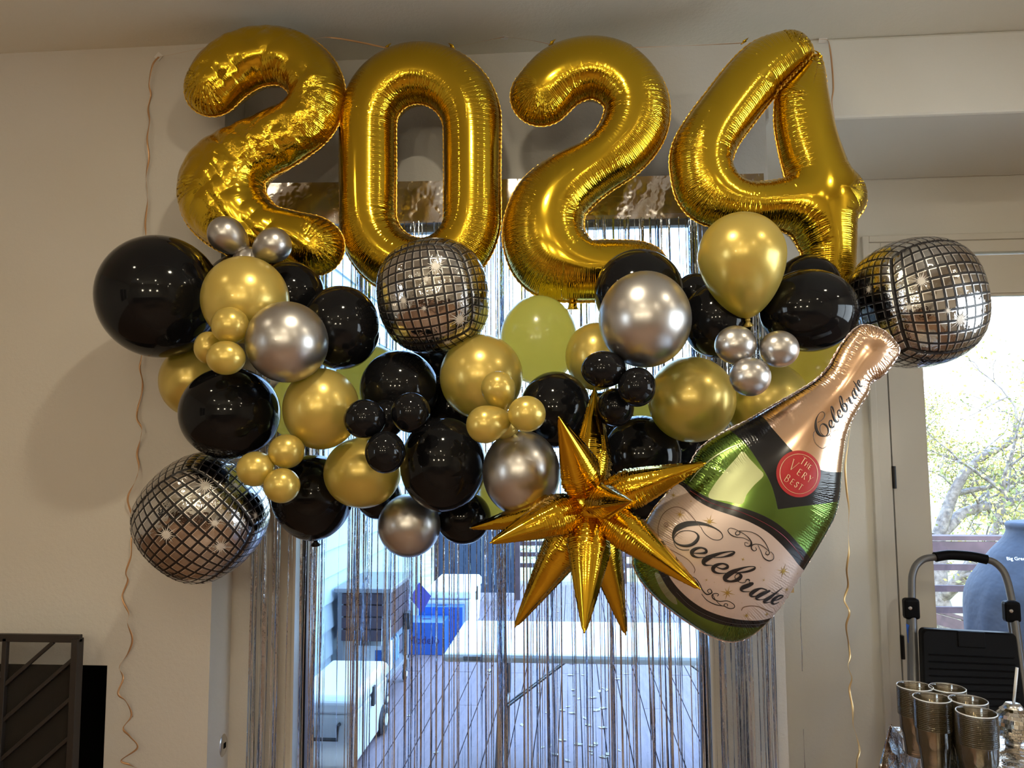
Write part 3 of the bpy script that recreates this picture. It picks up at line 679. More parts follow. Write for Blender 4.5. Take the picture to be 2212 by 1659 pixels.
# ------------------------------------------------------------------ foil fringe curtain
YK = 2.855
bunches = [at(x_, 1400, YK).x for x_ in (545, 600, 672, 690, 773, 938, 1074, 1088, 1186, 1316, 1375, 1440, 1600, 1655)]
def curtain(x0, x1, zt0, zt1, n, seed, label, zb=0.25):
    R = np.random.default_rng(seed)
    t = empty('fringe_curtain', ((x0 + x1) / 2, YK, (zt0 + zt1) / 2), label, 'curtain'); o_ = t.location
    # header sheet with slow ripples
    m_ = MB(); nx, nz_ = 60, 8; hh = 0.165; vs = []
    for j in range(nz_ + 1):
        for i in range(nx + 1):
            x = x0 + (x1 - x0) * i / nx; zt = zt0 + (zt1 - zt0) * i / nx
            y = YK + 0.003 * math.sin(i * 0.35 + seed) * (0.3 + j / nz_) + 0.0006 * math.sin(i * 1.3 + j * 0.9 + seed)
            vs.append((x - o_.x, y - o_.y, zt - hh * j / nz_ - o_.z))
    m_.add(vs, [(j * (nx + 1) + i, j * (nx + 1) + i + 1, (j + 1) * (nx + 1) + i + 1, (j + 1) * (nx + 1) + i) for j in range(nz_) for i in range(nx)])
    m_.build('header_band', M['header'], t, smooth=True)
    m_ = MB()
    cl = [c_ for c_ in bunches if x0 < c_ < x1]
    for k in range(n):
        top = R.uniform(x0, x1)
        if cl and R.random() < 0.36: top = min(max(cl[R.integers(len(cl))] + R.normal(0, 0.0085), x0), x1)
        bot = top + R.normal(0, 0.004)
        if R.random() < 0.02: bot = top + R.normal(0, 0.05)
        wd = R.choice([0.0014, 0.0019, 0.0026, 0.0038], p=[0.3, 0.35, 0.25, 0.10]); zt = zt0 + (zt1 - zt0) * (top - x0) / (x1 - x0) - hh + 0.004
        tw0 = R.normal(0, 0.7); tw1 = tw0 + R.normal(0, 1.0); y0 = YK + R.normal(0, 0.008); ph = R.uniform(0, 6); am = R.uniform(0.0003, 0.0014)
        seg = 26; v = []
        for i in range(seg + 1):
            s_ = i / seg; z = zt + (zb - zt) * s_; a = tw0 + (tw1 - tw0) * s_ + 0.35 * math.sin(s_ * 19 + ph)
            x = top + (bot - top) * s_ + am * math.sin(s_ * 11 + ph); y = y0 + am * math.cos(s_ * 9 + ph)
            dx, dy = math.cos(a) * wd, math.sin(a) * wd
            v += [(x - dx - o_.x, y - dy - o_.y, z - o_.z), (x + dx - o_.x, y + dy - o_.y, z - o_.z)]
        m_.add(v, [(2 * i, 2 * i + 1, 2 * i + 3, 2 * i + 2) for i in range(seg)])
    m_.build('fringe', M['strand'], t, smooth=True, kind='stuff')
    return t
pl, pm_, pr_ = at(548, 396, YK), at(1078, 389, YK), at(1638, 375, YK)
bl = at(535, 1500, YK).x
curtain(bl, pm_.x, pl.z, pm_.z, 150, 1, 'silver foil fringe curtain hung over the left half of the glass door')
curtain(pm_.x + 0.002, at(1690, 1500, YK).x, pm_.z + 0.003, pr_.z, 185, 2, 'silver foil fringe curtain hung over the right half of the glass door')

# ------------------------------------------------------------------ foil shapes
class Frame:
    def __init__(s, Y, cx, cy, tilt=0.0):
        # vertical plane through (cx,cy)@Y turned by tilt about the vertical
        s.O = at(cx, cy, Y); s.U = Vector((math.cos(tilt), math.sin(tilt), 0)); s.V = Vector((0, 0, 1)); s.Nn = s.V.cross(s.U) * 1.0
        if s.Nn.y > 0: s.Nn = -s.Nn
    def uv(s, px, py):
        v = ray(px, py); n = s.Nn; t = (s.O - CAM).dot(n) / v.dot(n); p = CAM + v * t - s.O
        return np.array([p.dot(s.U), p.dot(s.V)])
    def m(s, px, py):   # metres per px near here
        return float(np.linalg.norm(s.uv(px + 10, py) - s.uv(px, py)) + np.linalg.norm(s.uv(px, py + 10) - s.uv(px, py))) / 20

def bil(G, gx, gy, h, u, v):
    a = np.clip((u - gx) / h, 0, G.shape[1] - 1.001); b = np.clip((v - gy) / h, 0, G.shape[0] - 1.001)
    i = a.astype(int); j = b.astype(int); fa = a - i; fb = b - j
    return G[j, i] * (1 - fa) * (1 - fb) + G[j, i + 1] * fa * (1 - fb) + G[j + 1, i] * (1 - fa) * fb + G[j + 1, i + 1] * fa * fb

class Foil:
    """flat outline -> inflated two-sided foil balloon (thickness solves the membrane equation), seam flange, creases."""
    def __init__(s, fr, phi_fn, bbox, h=0.0036, k=0.95, iters=420):
        s.fr = fr; s.h = h; x0, y0, x1, y1 = bbox; x0 -= 4 * h; y0 -= 4 * h
        nx = int((x1 - x0) / h) + 6; ny = int((y1 - y0) / h) + 6; s.gx, s.gy = x0, y0
        X, Y = np.meshgrid(x0 + h * np.arange(nx), y0 + h * np.arange(ny)); s.X, s.Y = X, Y
        ph = phi_fn(X, Y); s.phi = ph; ins = ph > 0; s.k = k
        pc = np.where(ins, np.maximum(ph, 0.15 * h), ph)
        den = np.full(ph.shape, 4.0); msk = []
        for dy, dx in ((0, 1), (0, -1), (1, 0), (-1, 0)):
            pn = np.roll(pc, (-dy, -dx), (0, 1)); inn = pn > 0; msk.append((dy, dx, inn))
            den += np.where(~inn, np.clip(-pn / pc, 0, 4), 0)
        u = np.where(ins, pc * 0.05, 0.0); w = 1.93
        rb = ((np.arange(nx)[None, :] + np.arange(ny)[:, None]) % 2).astype(bool)
        A_ = ins & rb; B_ = ins & ~rb
        for it in range(iters):
            for C_ in (A_, B_):
                sm = np.zeros_like(u)
                for dy, dx, inn in msk: sm += np.where(inn, np.roll(u, (-dy, -dx), (0, 1)), 0)
                un = (sm + 2 * h * h) / den
                u = np.where(C_, u + w * (un - u), u)
        s.u = np.maximum(u, 0); s.ins = ins
    def H0(s, u, v): return s.k * np.sqrt(np.maximum(bil(s.u, s.gx, s.gy, s.h, u, v), 0))
    def contour(s, lv):
        """marching squares at phi = lv. returns grid-vertex ids, polygons, loops"""
        P = s.phi - lv; ny, nx = P.shape; I = P > 0; h = s.h
        vid = -np.ones(P.shape, int); verts = []; 
        jj, ii = np.nonzero(I); vid[jj, ii] = np.arange(len(jj)); verts = [(s.gx + i * h, s.gy + j * h) for j, i in zip(jj, ii)]
        nb = I[:-1, :-1].astype(int) + I[:-1, 1:] + I[1:, 1:] + I[1:, :-1]
        faces = []
        fj, fi = np.nonzero(nb == 4)
        faces = [(vid[j, i], vid[j, i + 1], vid[j + 1, i + 1], vid[j + 1, i]) for j, i in zip(fj, fi)]
        ev = {}; seg = {}
        def edge(j0, i0, j1, i1):
            k_ = (j0, i0, j1, i1) if (j0, i0) < (j1, i1) else (j1, i1, j0, i0)
            if k_ not in ev:
                a, b = P[k_[0], k_[1]], P[k_[2], k_[3]]; t = a / (a - b); t = min(max(t, 0.03), 0.97)
                ev[k_] = len(verts); verts.append((s.gx + h * (k_[1] + (k_[3] - k_[1]) * t), s.gy + h * (k_[0] + (k_[2] - k_[0]) * t)))
            return ev[k_]
        mj, mi = np.nonzero((nb > 0) & (nb < 4))
        for j, i in zip(mj, mi):
            c4 = [(j, i), (j, i + 1), (j + 1, i + 1), (j + 1, i)]; poly = []; cr = []
            for q in range(4):
                a, b = c4[q], c4[(q + 1) % 4]
                if I[a]: poly.append(vid[a])
                if I[a] != I[b]:
                    e_ = edge(*a, *b); poly.append(e_); cr.append((e_, I[a]))   # I[a] True: leaving inside
            if len(cr) == 2:
                faces.append(tuple(poly)); out_ = [c_[0] for c_ in cr if c_[1]][0]; in_ = [c_[0] for c_ in cr if not c_[1]][0]
                seg[out_] = in_
            else:
                # saddle: two corner triangles
                for q in range(4):
                    if I[c4[q]]:
                        a_ = edge(*c4[q - 1], *c4[q]); b_ = edge(*c4[q], *c4[(q + 1) % 4]); faces.append((a_, vid[c4[q]], b_)); seg[b_] = a_
        loops = []; left = dict(seg)
        while left:
            st_, nx_ = next(iter(left.items())); lp = [st_]; del left[st_]
            while nx_ in left: lp.append(nx_); nx_ = left.pop(nx_)
            if len(lp) > 12: loops.append(lp)
        return np.array(verts), faces, loops
    def build(s, name, mats, parent, crease=0.0085, seed=0, rib=1.0, flange=0.006, attrs=None, dens=1.0, seam_mat=None, wild=0.0):
        R = np.random.default_rng(seed); h = s.h
        V2, faces, loops = s.contour(1.15 * h); n_in = len(V2)
        gyd, gxd = np.gradient(s.phi, h)
        # boundary samples for the seam coordinate
        Bp, Bs, Bk = [], [], []; cre = []; base = 0.0
        for lp in loops:
            p = V2[lp]
            for _ in range(2): p = (np.roll(p, 1, 0) + 2 * p + np.roll(p, -1, 0)) / 4
            d_ = np.linalg.norm(np.roll(p, -1, 0) - p, axis=1); sc = np.concatenate([[0], np.cumsum(d_)[:-1]]); L_ = d_.sum()
            tg = np.roll(p, -4, 0) - np.roll(p, 4, 0); an = np.unwrap(np.arctan2(tg[:, 1], tg[:, 0])); kk = (np.roll(an, -4) - np.roll(an, 4)); kk = (kk + np.pi) % (2 * np.pi) - np.pi
            kk = kk / np.maximum(8 * d_.mean(), 1e-6); w_ = 9
            for _ in range(2): kk = np.convolve(np.concatenate([kk[-w_:], kk, kk[:w_]]), np.ones(2 * w_ + 1) / (2 * w_ + 1), 'valid')
            area = 0.5 * np.sum(p[:, 0] * np.roll(p[:, 1], -1) - np.roll(p[:, 0], -1) * p[:, 1])
            Bp.append(p); Bs.append(sc + base); Bk.append(kk)
            # crease positions
            q = 0.0
            while q < L_ - 0.01:
                i_ = np.searchsorted(sc, q) % len(sc); kv = kk[i_]
                conc = abs(kv) if (kv * s._orient()) > 0 else 0; cvx = abs(kv) if (kv * s._orient()) < 0 else 0
                if conc > 5: cre.append((base + q, R.uniform(0.4, 1.0) * crease * 1.2, R.uniform(0.045, 0.11), 0.0018)); q += R.uniform(0.010, 0.022) / dens
                elif cvx > 3: cre.append((base + q, R.uniform(0.3, 1.0) * crease * 0.75, R.uniform(0.014, 0.032), 0.0024)); q += R.uniform(0.014, 0.028) / dens
                else: cre.append((base + q, R.uniform(0.1, 0.4) * crease, R.uniform(0.006, 0.014), 0.0020)); q += R.uniform(0.03, 0.06) / dens
            base += L_ + 1.0
        Bp = np.concatenate(Bp); Bs = np.concatenate(Bs); Bk = np.concatenate(Bk) * s._orient()
        # rings toward the seam
        rings = []; ratios = [0.72, 0.48, 0.27, 0.12, 0.03]; d0 = 1.15 * h
        allV = [V2]; cnt = n_in; loop_r = []
        for lp in loops:
            p = V2[lp]; g = np.stack([bil(gxd, s.gx, s.gy, h, p[:, 0], p[:, 1]), bil(gyd, s.gx, s.gy, h, p[:, 0], p[:, 1])], 1); g /= np.maximum(np.linalg.norm(g, axis=1, keepdims=True), 1e-6)
            for _ in range(2): g = (np.roll(g, 1, 0) + g + np.roll(g, -1, 0)) / 3
            g /= np.maximum(np.linalg.norm(g, axis=1, keepdims=True), 1e-6)
            ids = [list(lp)]
            for r_ in ratios: allV.append(p - g * d0 * (1 - r_)); ids.append(list(range(cnt, cnt + len(lp)))); cnt += len(lp)
            allV.append(p - g * d0); ids.append(list(range(cnt, cnt + len(lp)))); cnt += len(lp)         # seam
            loop_r.append((ids, p, g))
        P = np.concatenate(allV); H = np.zeros(len(P)); H[:n_in] = s.H0(V2[:, 0], V2[:, 1])
        for ids, p, g in loop_r:
            hb = H[ids[0]]
            for r_, il in zip(ratios, ids[1:-1]): H[il] = hb * math.sqrt(r_)
        # nearest seam sample
        S_ = np.zeros(len(P)); Dd = np.zeros(len(P)); K_ = np.zeros(len(P)); Bp32 = Bp.astype(np.float32)
        for a in range(0, len(P), 4000):
            q = P[a:a + 4000].astype(np.float32); d2_ = ((q[:, None, :] - Bp32[None]) ** 2).sum(2); j = d2_.argmin(1)
            S_[a:a + 4000] = Bs[j]; Dd[a:a + 4000] = np.sqrt(d2_[np.arange(len(q)), j]); K_[a:a + 4000] = Bk[j]
        fade = np.clip((1.02 - Dd / np.maximum(H, 1e-4)) / 0.2, 0, 1); fade = np.where(Dd < 0.012, 1, fade)
        cr = np.array(cre); cr = cr[cr[:, 0].argsort()]
        Disp = np.zeros(len(P)); jc = np.searchsorted(cr[:, 0], S_)
        for off in (-2, -1, 0, 1):
            j = np.clip(jc + off, 0, len(cr) - 1); c_ = cr[j]
            fan = 1 + np.clip(-0, 0, 1) + np.clip(K_, 0, 30) * Dd
            x_ = (S_ - c_[:, 0]) * fan; sg = c_[:, 3] + Dd * 0.010
            Disp = np.maximum(Disp, c_[:, 1] * np.exp(-(x_ / sg) ** 2) * np.exp(-(Dd / c_[:, 2]) ** 2))
        for ids, p, g in loop_r:
            for r_, il in zip(ratios + [0], ids[1:]): Disp[il] *= math.sqrt(r_)
        Hd = H - Disp * np.clip(fade + 0.3, 0, 1)
        if wild:
            ph_ = R.uniform(0, 6, 6)
            Hd += wild * np.clip(H / 0.05, 0, 1) * (np.abs(np.sin(P[:, 0] * 34 + ph_[0] + 2.5 * np.sin(P[:, 1] * 17 + ph_[1]))) + np.abs(np.sin(P[:, 1] * 29 + ph_[2] + 2 * np.sin(P[:, 0] * 21 + ph_[3]))) - 1.2)
        s.Hd = np.array(s.H0(s.X, s.Y)); gv = (s.phi > d0); s.Hd[gv] = Hd[:int(gv.sum())]
        conc = np.clip(K_ / 12, 0, 1); cvx = np.clip(-K_ / 10, 0, 1)
        ribv = rib * fade * (0.18 * np.exp(-Dd / 0.012) + conc * np.exp(-(Dd / 0.085) ** 2) * 0.9 + cvx * np.exp(-Dd / 0.022) * 0.8 + 0.12 * np.exp(-((Dd - 0.05) / 0.02) ** 2))
        # two sides share the seam loop
        nP = len(P); fr = s.fr; seam = set(i for ids, _, _ in loop_r for i in ids[-1])
        Uv, Vv, Nv = np.array(fr.U), np.array(fr.V), np.array(fr.Nn)
        front = P[:, :1] * Uv + P[:, 1:] * Vv + Hd[:, None] * Nv
        back = P[:, :1] * Uv + P[:, 1:] * Vv - Hd[:, None] * Nv
        fl = list(faces)
        for ids, p, g in loop_r:
            n_ = len(ids[0])
            for a, b in zip(ids[:-1], ids[1:]):
                fl += [(a[i], b[i], b[(i + 1) % n_], a[(i + 1) % n_]) for i in range(n_)]
        # flange
        allp = [front, back]; ff = []; base_i = 2 * nP; ex2 = []; S_ex = []
        for ids, p, g in loop_r:
            n_ = len(p); sm_ = ids[-1]
            wv = (np.sin(S_[sm_] * 2 * PI / 0.016) * 0.0012 + np.sin(S_[sm_] * 2 * PI / 0.005) * 0.0004)
            q = (p - g * (d0 + flange * (1 + 0.12 * np.sin(S_[sm_] * 2 * PI / 0.021))[:, None]))
            allp.append(q[:, :1] * Uv + q[:, 1:] * Vv + wv[:, None] * Nv)
            ff += [(sm_[i], base_i + i, base_i + (i + 1) % n_, sm_[(i + 1) % n_]) for i in range(n_)]
            base_i += n_; S_ex.append(S_[sm_])
        VV = np.concatenate(allp)
        flip = (Uv[0] * Vv[2]) > 0     # faces are ccw in (u,v); front normal is U x V = -N? orient below
        rem = lambda i: i if i in seam else i + nP
        fr_faces = [tuple(reversed(f)) for f in fl] if np.dot(np.cross(Uv, Vv), Nv) < 0 else fl
        bk_faces = [tuple(rem(i) for i in f) for f in (fl if np.dot(np.cross(Uv, Vv), Nv) < 0 else [tuple(reversed(f)) for f in fl])]
        fa = fr_faces + bk_faces + ff
        me = D.meshes.new(name); me.from_pydata(VV.tolist(), [], fa); me.update()
        me.materials.append(mats)
        if seam_mat: me.materials.append(seam_mat); mi = np.zeros(len(fa), int); mi[-len(ff):] = 1; me.polygons.foreach_set('material_index', mi.tolist())
        me.polygons.foreach_set('use_smooth', [True] * len(fa))
        ext = np.concatenate(S_ex); Sall = np.concatenate([S_, S_, ext]); Dall = np.concatenate([Dd, Dd, np.zeros(len(ext))]); Rall = np.concatenate([ribv, ribv, np.zeros(len(ext))])
        at_ = me.attributes.new('rib', 'FLOAT', 'POINT'); at_.data.foreach_set('value', Rall.astype(np.float32))
        if attrs:
            for nm, fn in attrs.items():
                val = fn(P[:, 0], P[:, 1]); val = np.concatenate([val, val, np.concatenate([val[ids[-1]] for ids, _, _ in loop_r])])
                q = me.attributes.new(nm, 'FLOAT', 'POINT'); q.data.foreach_set('value', val.astype(np.float32))
        uvl = me.uv_layers.new(name='UVMap'); li = np.zeros(len(me.loops), int); me.loops.foreach_get('vertex_index', li)
        uvv = np.stack([Sall[li], Dall[li]], 1).ravel().astype(np.float32); uvl.data.foreach_set('uv', uvv)
        o = link(name, me, parent); s.used = len(VV)
        return o
    def _orient(s): return s.sgn
    sgn = 1.0
    def surf(s, u, v, off):
        H = s.H0(np.asarray(u), np.asarray(v)) + off
        U, V, N_ = np.array(s.fr.U), np.array(s.fr.V), np.array(s.fr.Nn)
        return np.outer(u, U) + np.outer(v, V) + H[:, None] * N_

def discs_phi(C, Rr, slit=None):
    def fn(X, Y):
        ph = np.full(X.shape, -1.0)
        for (cx, cy), r_ in zip(C, Rr): ph = np.maximum(ph, r_ - np.hypot(X - cx, Y - cy))
        if slit is not None:
            (a, b, w_) = slit; d_ = b - a; t = np.clip(((X - a[0]) * d_[0] + (Y - a[1]) * d_[1]) / (d_ @ d_), 0, 1)
            ph = np.minimum(ph, np.hypot(X - a[0] - t * d_[0], Y - a[1] - t * d_[1]) - w_)
        return ph
    return fn
def digit(fr, strokes, org, sc, slit=None):
    Cs, Rs = [], []
    for st_ in strokes:
        P = np.array([list(fr.uv(org[0] + x / sc, org[1] + y / sc)) + [r_ / sc * fr.m(org[0] + x / sc, org[1] + y / sc)] for x, y, r_ in st_])
        Q = catmull(P, 14); Cs += [q[:2] for q in Q]; Rs += [q[2] for q in Q]
    Cs = np.array(Cs); Rs = np.array(Rs)
    bb = (float((Cs[:, 0] - Rs).min()), float((Cs[:, 1] - Rs).min()), float((Cs[:, 0] + Rs).max()), float((Cs[:, 1] + Rs).max()))
    if slit: slit = (fr.uv(org[0] + slit[0] / sc, org[1] + slit[1] / sc), fr.uv(org[0] + slit[2] / sc, org[1] + slit[3] / sc), slit[4])
    return Foil(fr, discs_phi(Cs, Rs, slit), bb)

def tail(fr, px, py, w_, l_, parent, ang=0.0, mt='gold'):
    # flat filling tab welded to the seam
    u, v = fr.uv(px, py); m_ = MB(); n = 6; vs = []
    for i in range(n + 1):
        t = i / n; hw = w_ * (0.5 - 0.10 * math.sin(t * 3) + (0.12 if t > 0.85 else 0)); dy = -l_ * t
        for sgn_ in (-1, 1):
            x_ = sgn_ * hw * math.cos(ang) - dy * math.sin(ang) * 0; a_ = np.array([u + math.cos(ang) * sgn_ * hw - math.sin(ang) * dy * -1, v + math.sin(ang) * sgn_ * hw + math.cos(ang) * dy])
            p = fr.U * a_[0] + fr.V * a_[1] + fr.Nn * (0.004 * math.sin(i * 2.0))
            vs.append(tuple(p))
    m_.add(vs, [(2 * i, 2 * i + 1, 2 * i + 3, 2 * i + 2) for i in range(n)])
    q = m_.build('filling_tab', M[mt], parent, smooth=True); sm = q.modifiers.new('s', 'SOLIDIFY'); sm.thickness = 0.003; return q

def make_digit(fr, foil, label, mt, seed, tabs, group='gold foil digit balloons spelling 2024', **k):
    t = empty('number_balloon', fr.O, label, 'foil balloon', group)
    b_ = foil.build('foil_body', M[mt], t, seed=seed, seam_mat=M['seam_gold'], **k)
    for (px, py, w_, l_, a_) in tabs: tail(fr, px, py, w_, l_, t, a_)
    return t
frA = Frame(2.545, 565, 330, 0.05)
fA = digit(frA, [[(290, 400, 173), (400, 285, 186), (560, 215, 178), (740, 215, 170), (880, 310, 166), (932, 450, 165), (875, 600, 170), (700, 715, 184), (520, 805, 192), (375, 920, 232), (340, 1040, 262), (390, 1160, 238), (560, 1290, 190), (750, 1335, 172), (880, 1365, 176), (925, 1385, 168)]], (360, 50), 2.86)
make_digit(frA, fA, 'crumpled gold foil digit 2, first digit on the left', 'gold_crumpled', 3, [], crease=0.013, rib=0.8, wild=0.0045, dens=0.8)
frB = Frame(2.60, 907, 360, -0.06)
_arc = lambda cy_, a0, a1, n_: [(535 + 322 * math.cos(math.radians(a0 + (a1 - a0) * i / n_)), cy_ + 322 * math.sin(math.radians(a0 + (a1 - a0) * i / n_)), 171 + 11 * abs(math.sin(math.radians(a0 + (a1 - a0) * i / n_)))) for i in range(n_ + 1)]
fB = digit(frB, [[(213, 840, 172)] + _arc(548, 180, 360, 16) + [(857, 840, 169)], [(213, 840, 172)] + _arc(1108, 180, 0, 16) + [(857, 840, 169)]], (720, 80), 2.86)
make_digit(frB, fB, 'smooth gold foil digit 0 between the two digits 2', 'gold', 4, [(834, 106, 0.018, -0.02, 0.4), (978, 104, 0.018, -0.02, -0.4)])
frC = Frame(2.56, 1270, 370, 0.0)
fC = digit(frC, [[(275, 370, 178), (385, 262, 184), (540, 212, 178), (680, 235, 180), (785, 320, 179), (832, 430, 183), (812, 560, 186), (725, 690, 175), (590, 792, 166), (450, 880, 186), (332, 990, 210), (286, 1120, 228), (292, 1240, 236), (350, 1335, 232), (480, 1400, 182), (650, 1400, 178), (800, 1395, 170), (850, 1400, 165)]], (1070, 70), 2.72)
make_digit(frC, fC, 'smooth gold foil digit 2, third digit between the 0 and the 4', 'gold', 6, [(1237, 640, 0.035, 0.045, 0.0), (1190, 97, 0.018, -0.02, 0.4), (1364, 104, 0.020, -0.022, -0.5)])
frD = Frame(2.575, 1660, 350, 0.05)
fD = digit(frD, [[(802, 190, 143), (665, 262, 167), (555, 370, 172), (430, 530, 173), (320, 680, 176), (252, 820, 187), (250, 930, 190), (300, 1060, 198), (420, 1130, 166), (560, 1152, 152), (720, 1140, 150), (900, 1120, 165), (1100, 1092, 178)],
                 [(740, 1146, 150), (850, 1180, 152), (935, 1245, 150), (1000, 1350, 152)],
                 [(968, 235, 34), (935, 330, 86), (885, 440, 148), (886, 600, 174), (915, 760, 182), (965, 930, 190), (1010, 1080, 196), (1038, 1220, 172), (1046, 1320, 166), (1045, 1450, 165), (1045, 1600, 160)]], (1430, 50), 2.911, (985, 160, 716, 440, 0.0035))
make_digit(frD, fD, 'smooth gold foil digit 4, last digit on the right', 'gold', 9, [(1606, 94, 0.02, -0.02, 0.5), (1772, 120, 0.018, -0.02, -0.6)])
# ------------------------------------------------------------------ latex balloons
def balloon_mesh(name, neck, mt, seg=56, rings=36):
    m_ = MB(); prof = []
    for i in range(rings + 1):
        a = PI * i / rings
        if a <= PI / 2: prof.append((math.sin(a), math.cos(a)))
        else:
            t = (a - PI / 2) / (PI / 2); z = -(1 + neck) * math.sin(t * PI / 2) ** (1.0 + neck * 0.3)
            r_ = math.cos(t * PI / 2) ** (1 + neck * 0.55); prof.append((max(r_, 0.045), z))
    prof[0] = (0.0005, 1.0)
    n = seg; vs = [(r_ * math.cos(2 * PI * k / n), r_ * math.sin(2 * PI * k / n), z) for r_, z in prof for k in range(n)]
    fs = [(i * n + k, (i + 1) * n + k, (i + 1) * n + (k + 1) % n, i * n + (k + 1) % n) for i in range(len(prof) - 1) for k in range(n)]
    fs.append(tuple((len(prof) - 1) * n + k for k in range(n)))
    me = D.meshes.new(name); me.from_pydata(vs, [], fs); me.materials.append(M[mt]); me.polygons.foreach_set('use_smooth', [True] * len(fs))
    k_ = MB(); z0 = -(1 + neck); k_.lathe([(0.045, z0 + 0.02), (0.065, z0 - 0.01), (0.07, z0 - 0.04), (0.05, z0 - 0.07), (0.06, z0 - 0.10), (0.13, z0 - 0.17), (0.12, z0 - 0.18), (0.03, z0 - 0.10)], 16)
    km = D.meshes.new('knot'); km.from_pydata(k_.v, [], k_.f); km.materials.append(M[mt]); km.polygons.foreach_set('use_smooth', [True] * len(k_.f))
    return me, km
BACKLIT = {(800, 820), (1164, 735), (1775, 800), (1385, 1115), (1400, 915), (640, 880), (1095, 1068)}
BM = {}
for kk_, mt in (('k', 'latex_black'), ('g', 'latex_gold'), ('s', 'latex_chrome'), ('t', 'latex_gold_backlit')):
    for nm, nk in (('r', 0.16), ('p', 0.50)): BM[kk_ + nm] = balloon_mesh('latex_balloon', nk, mt)
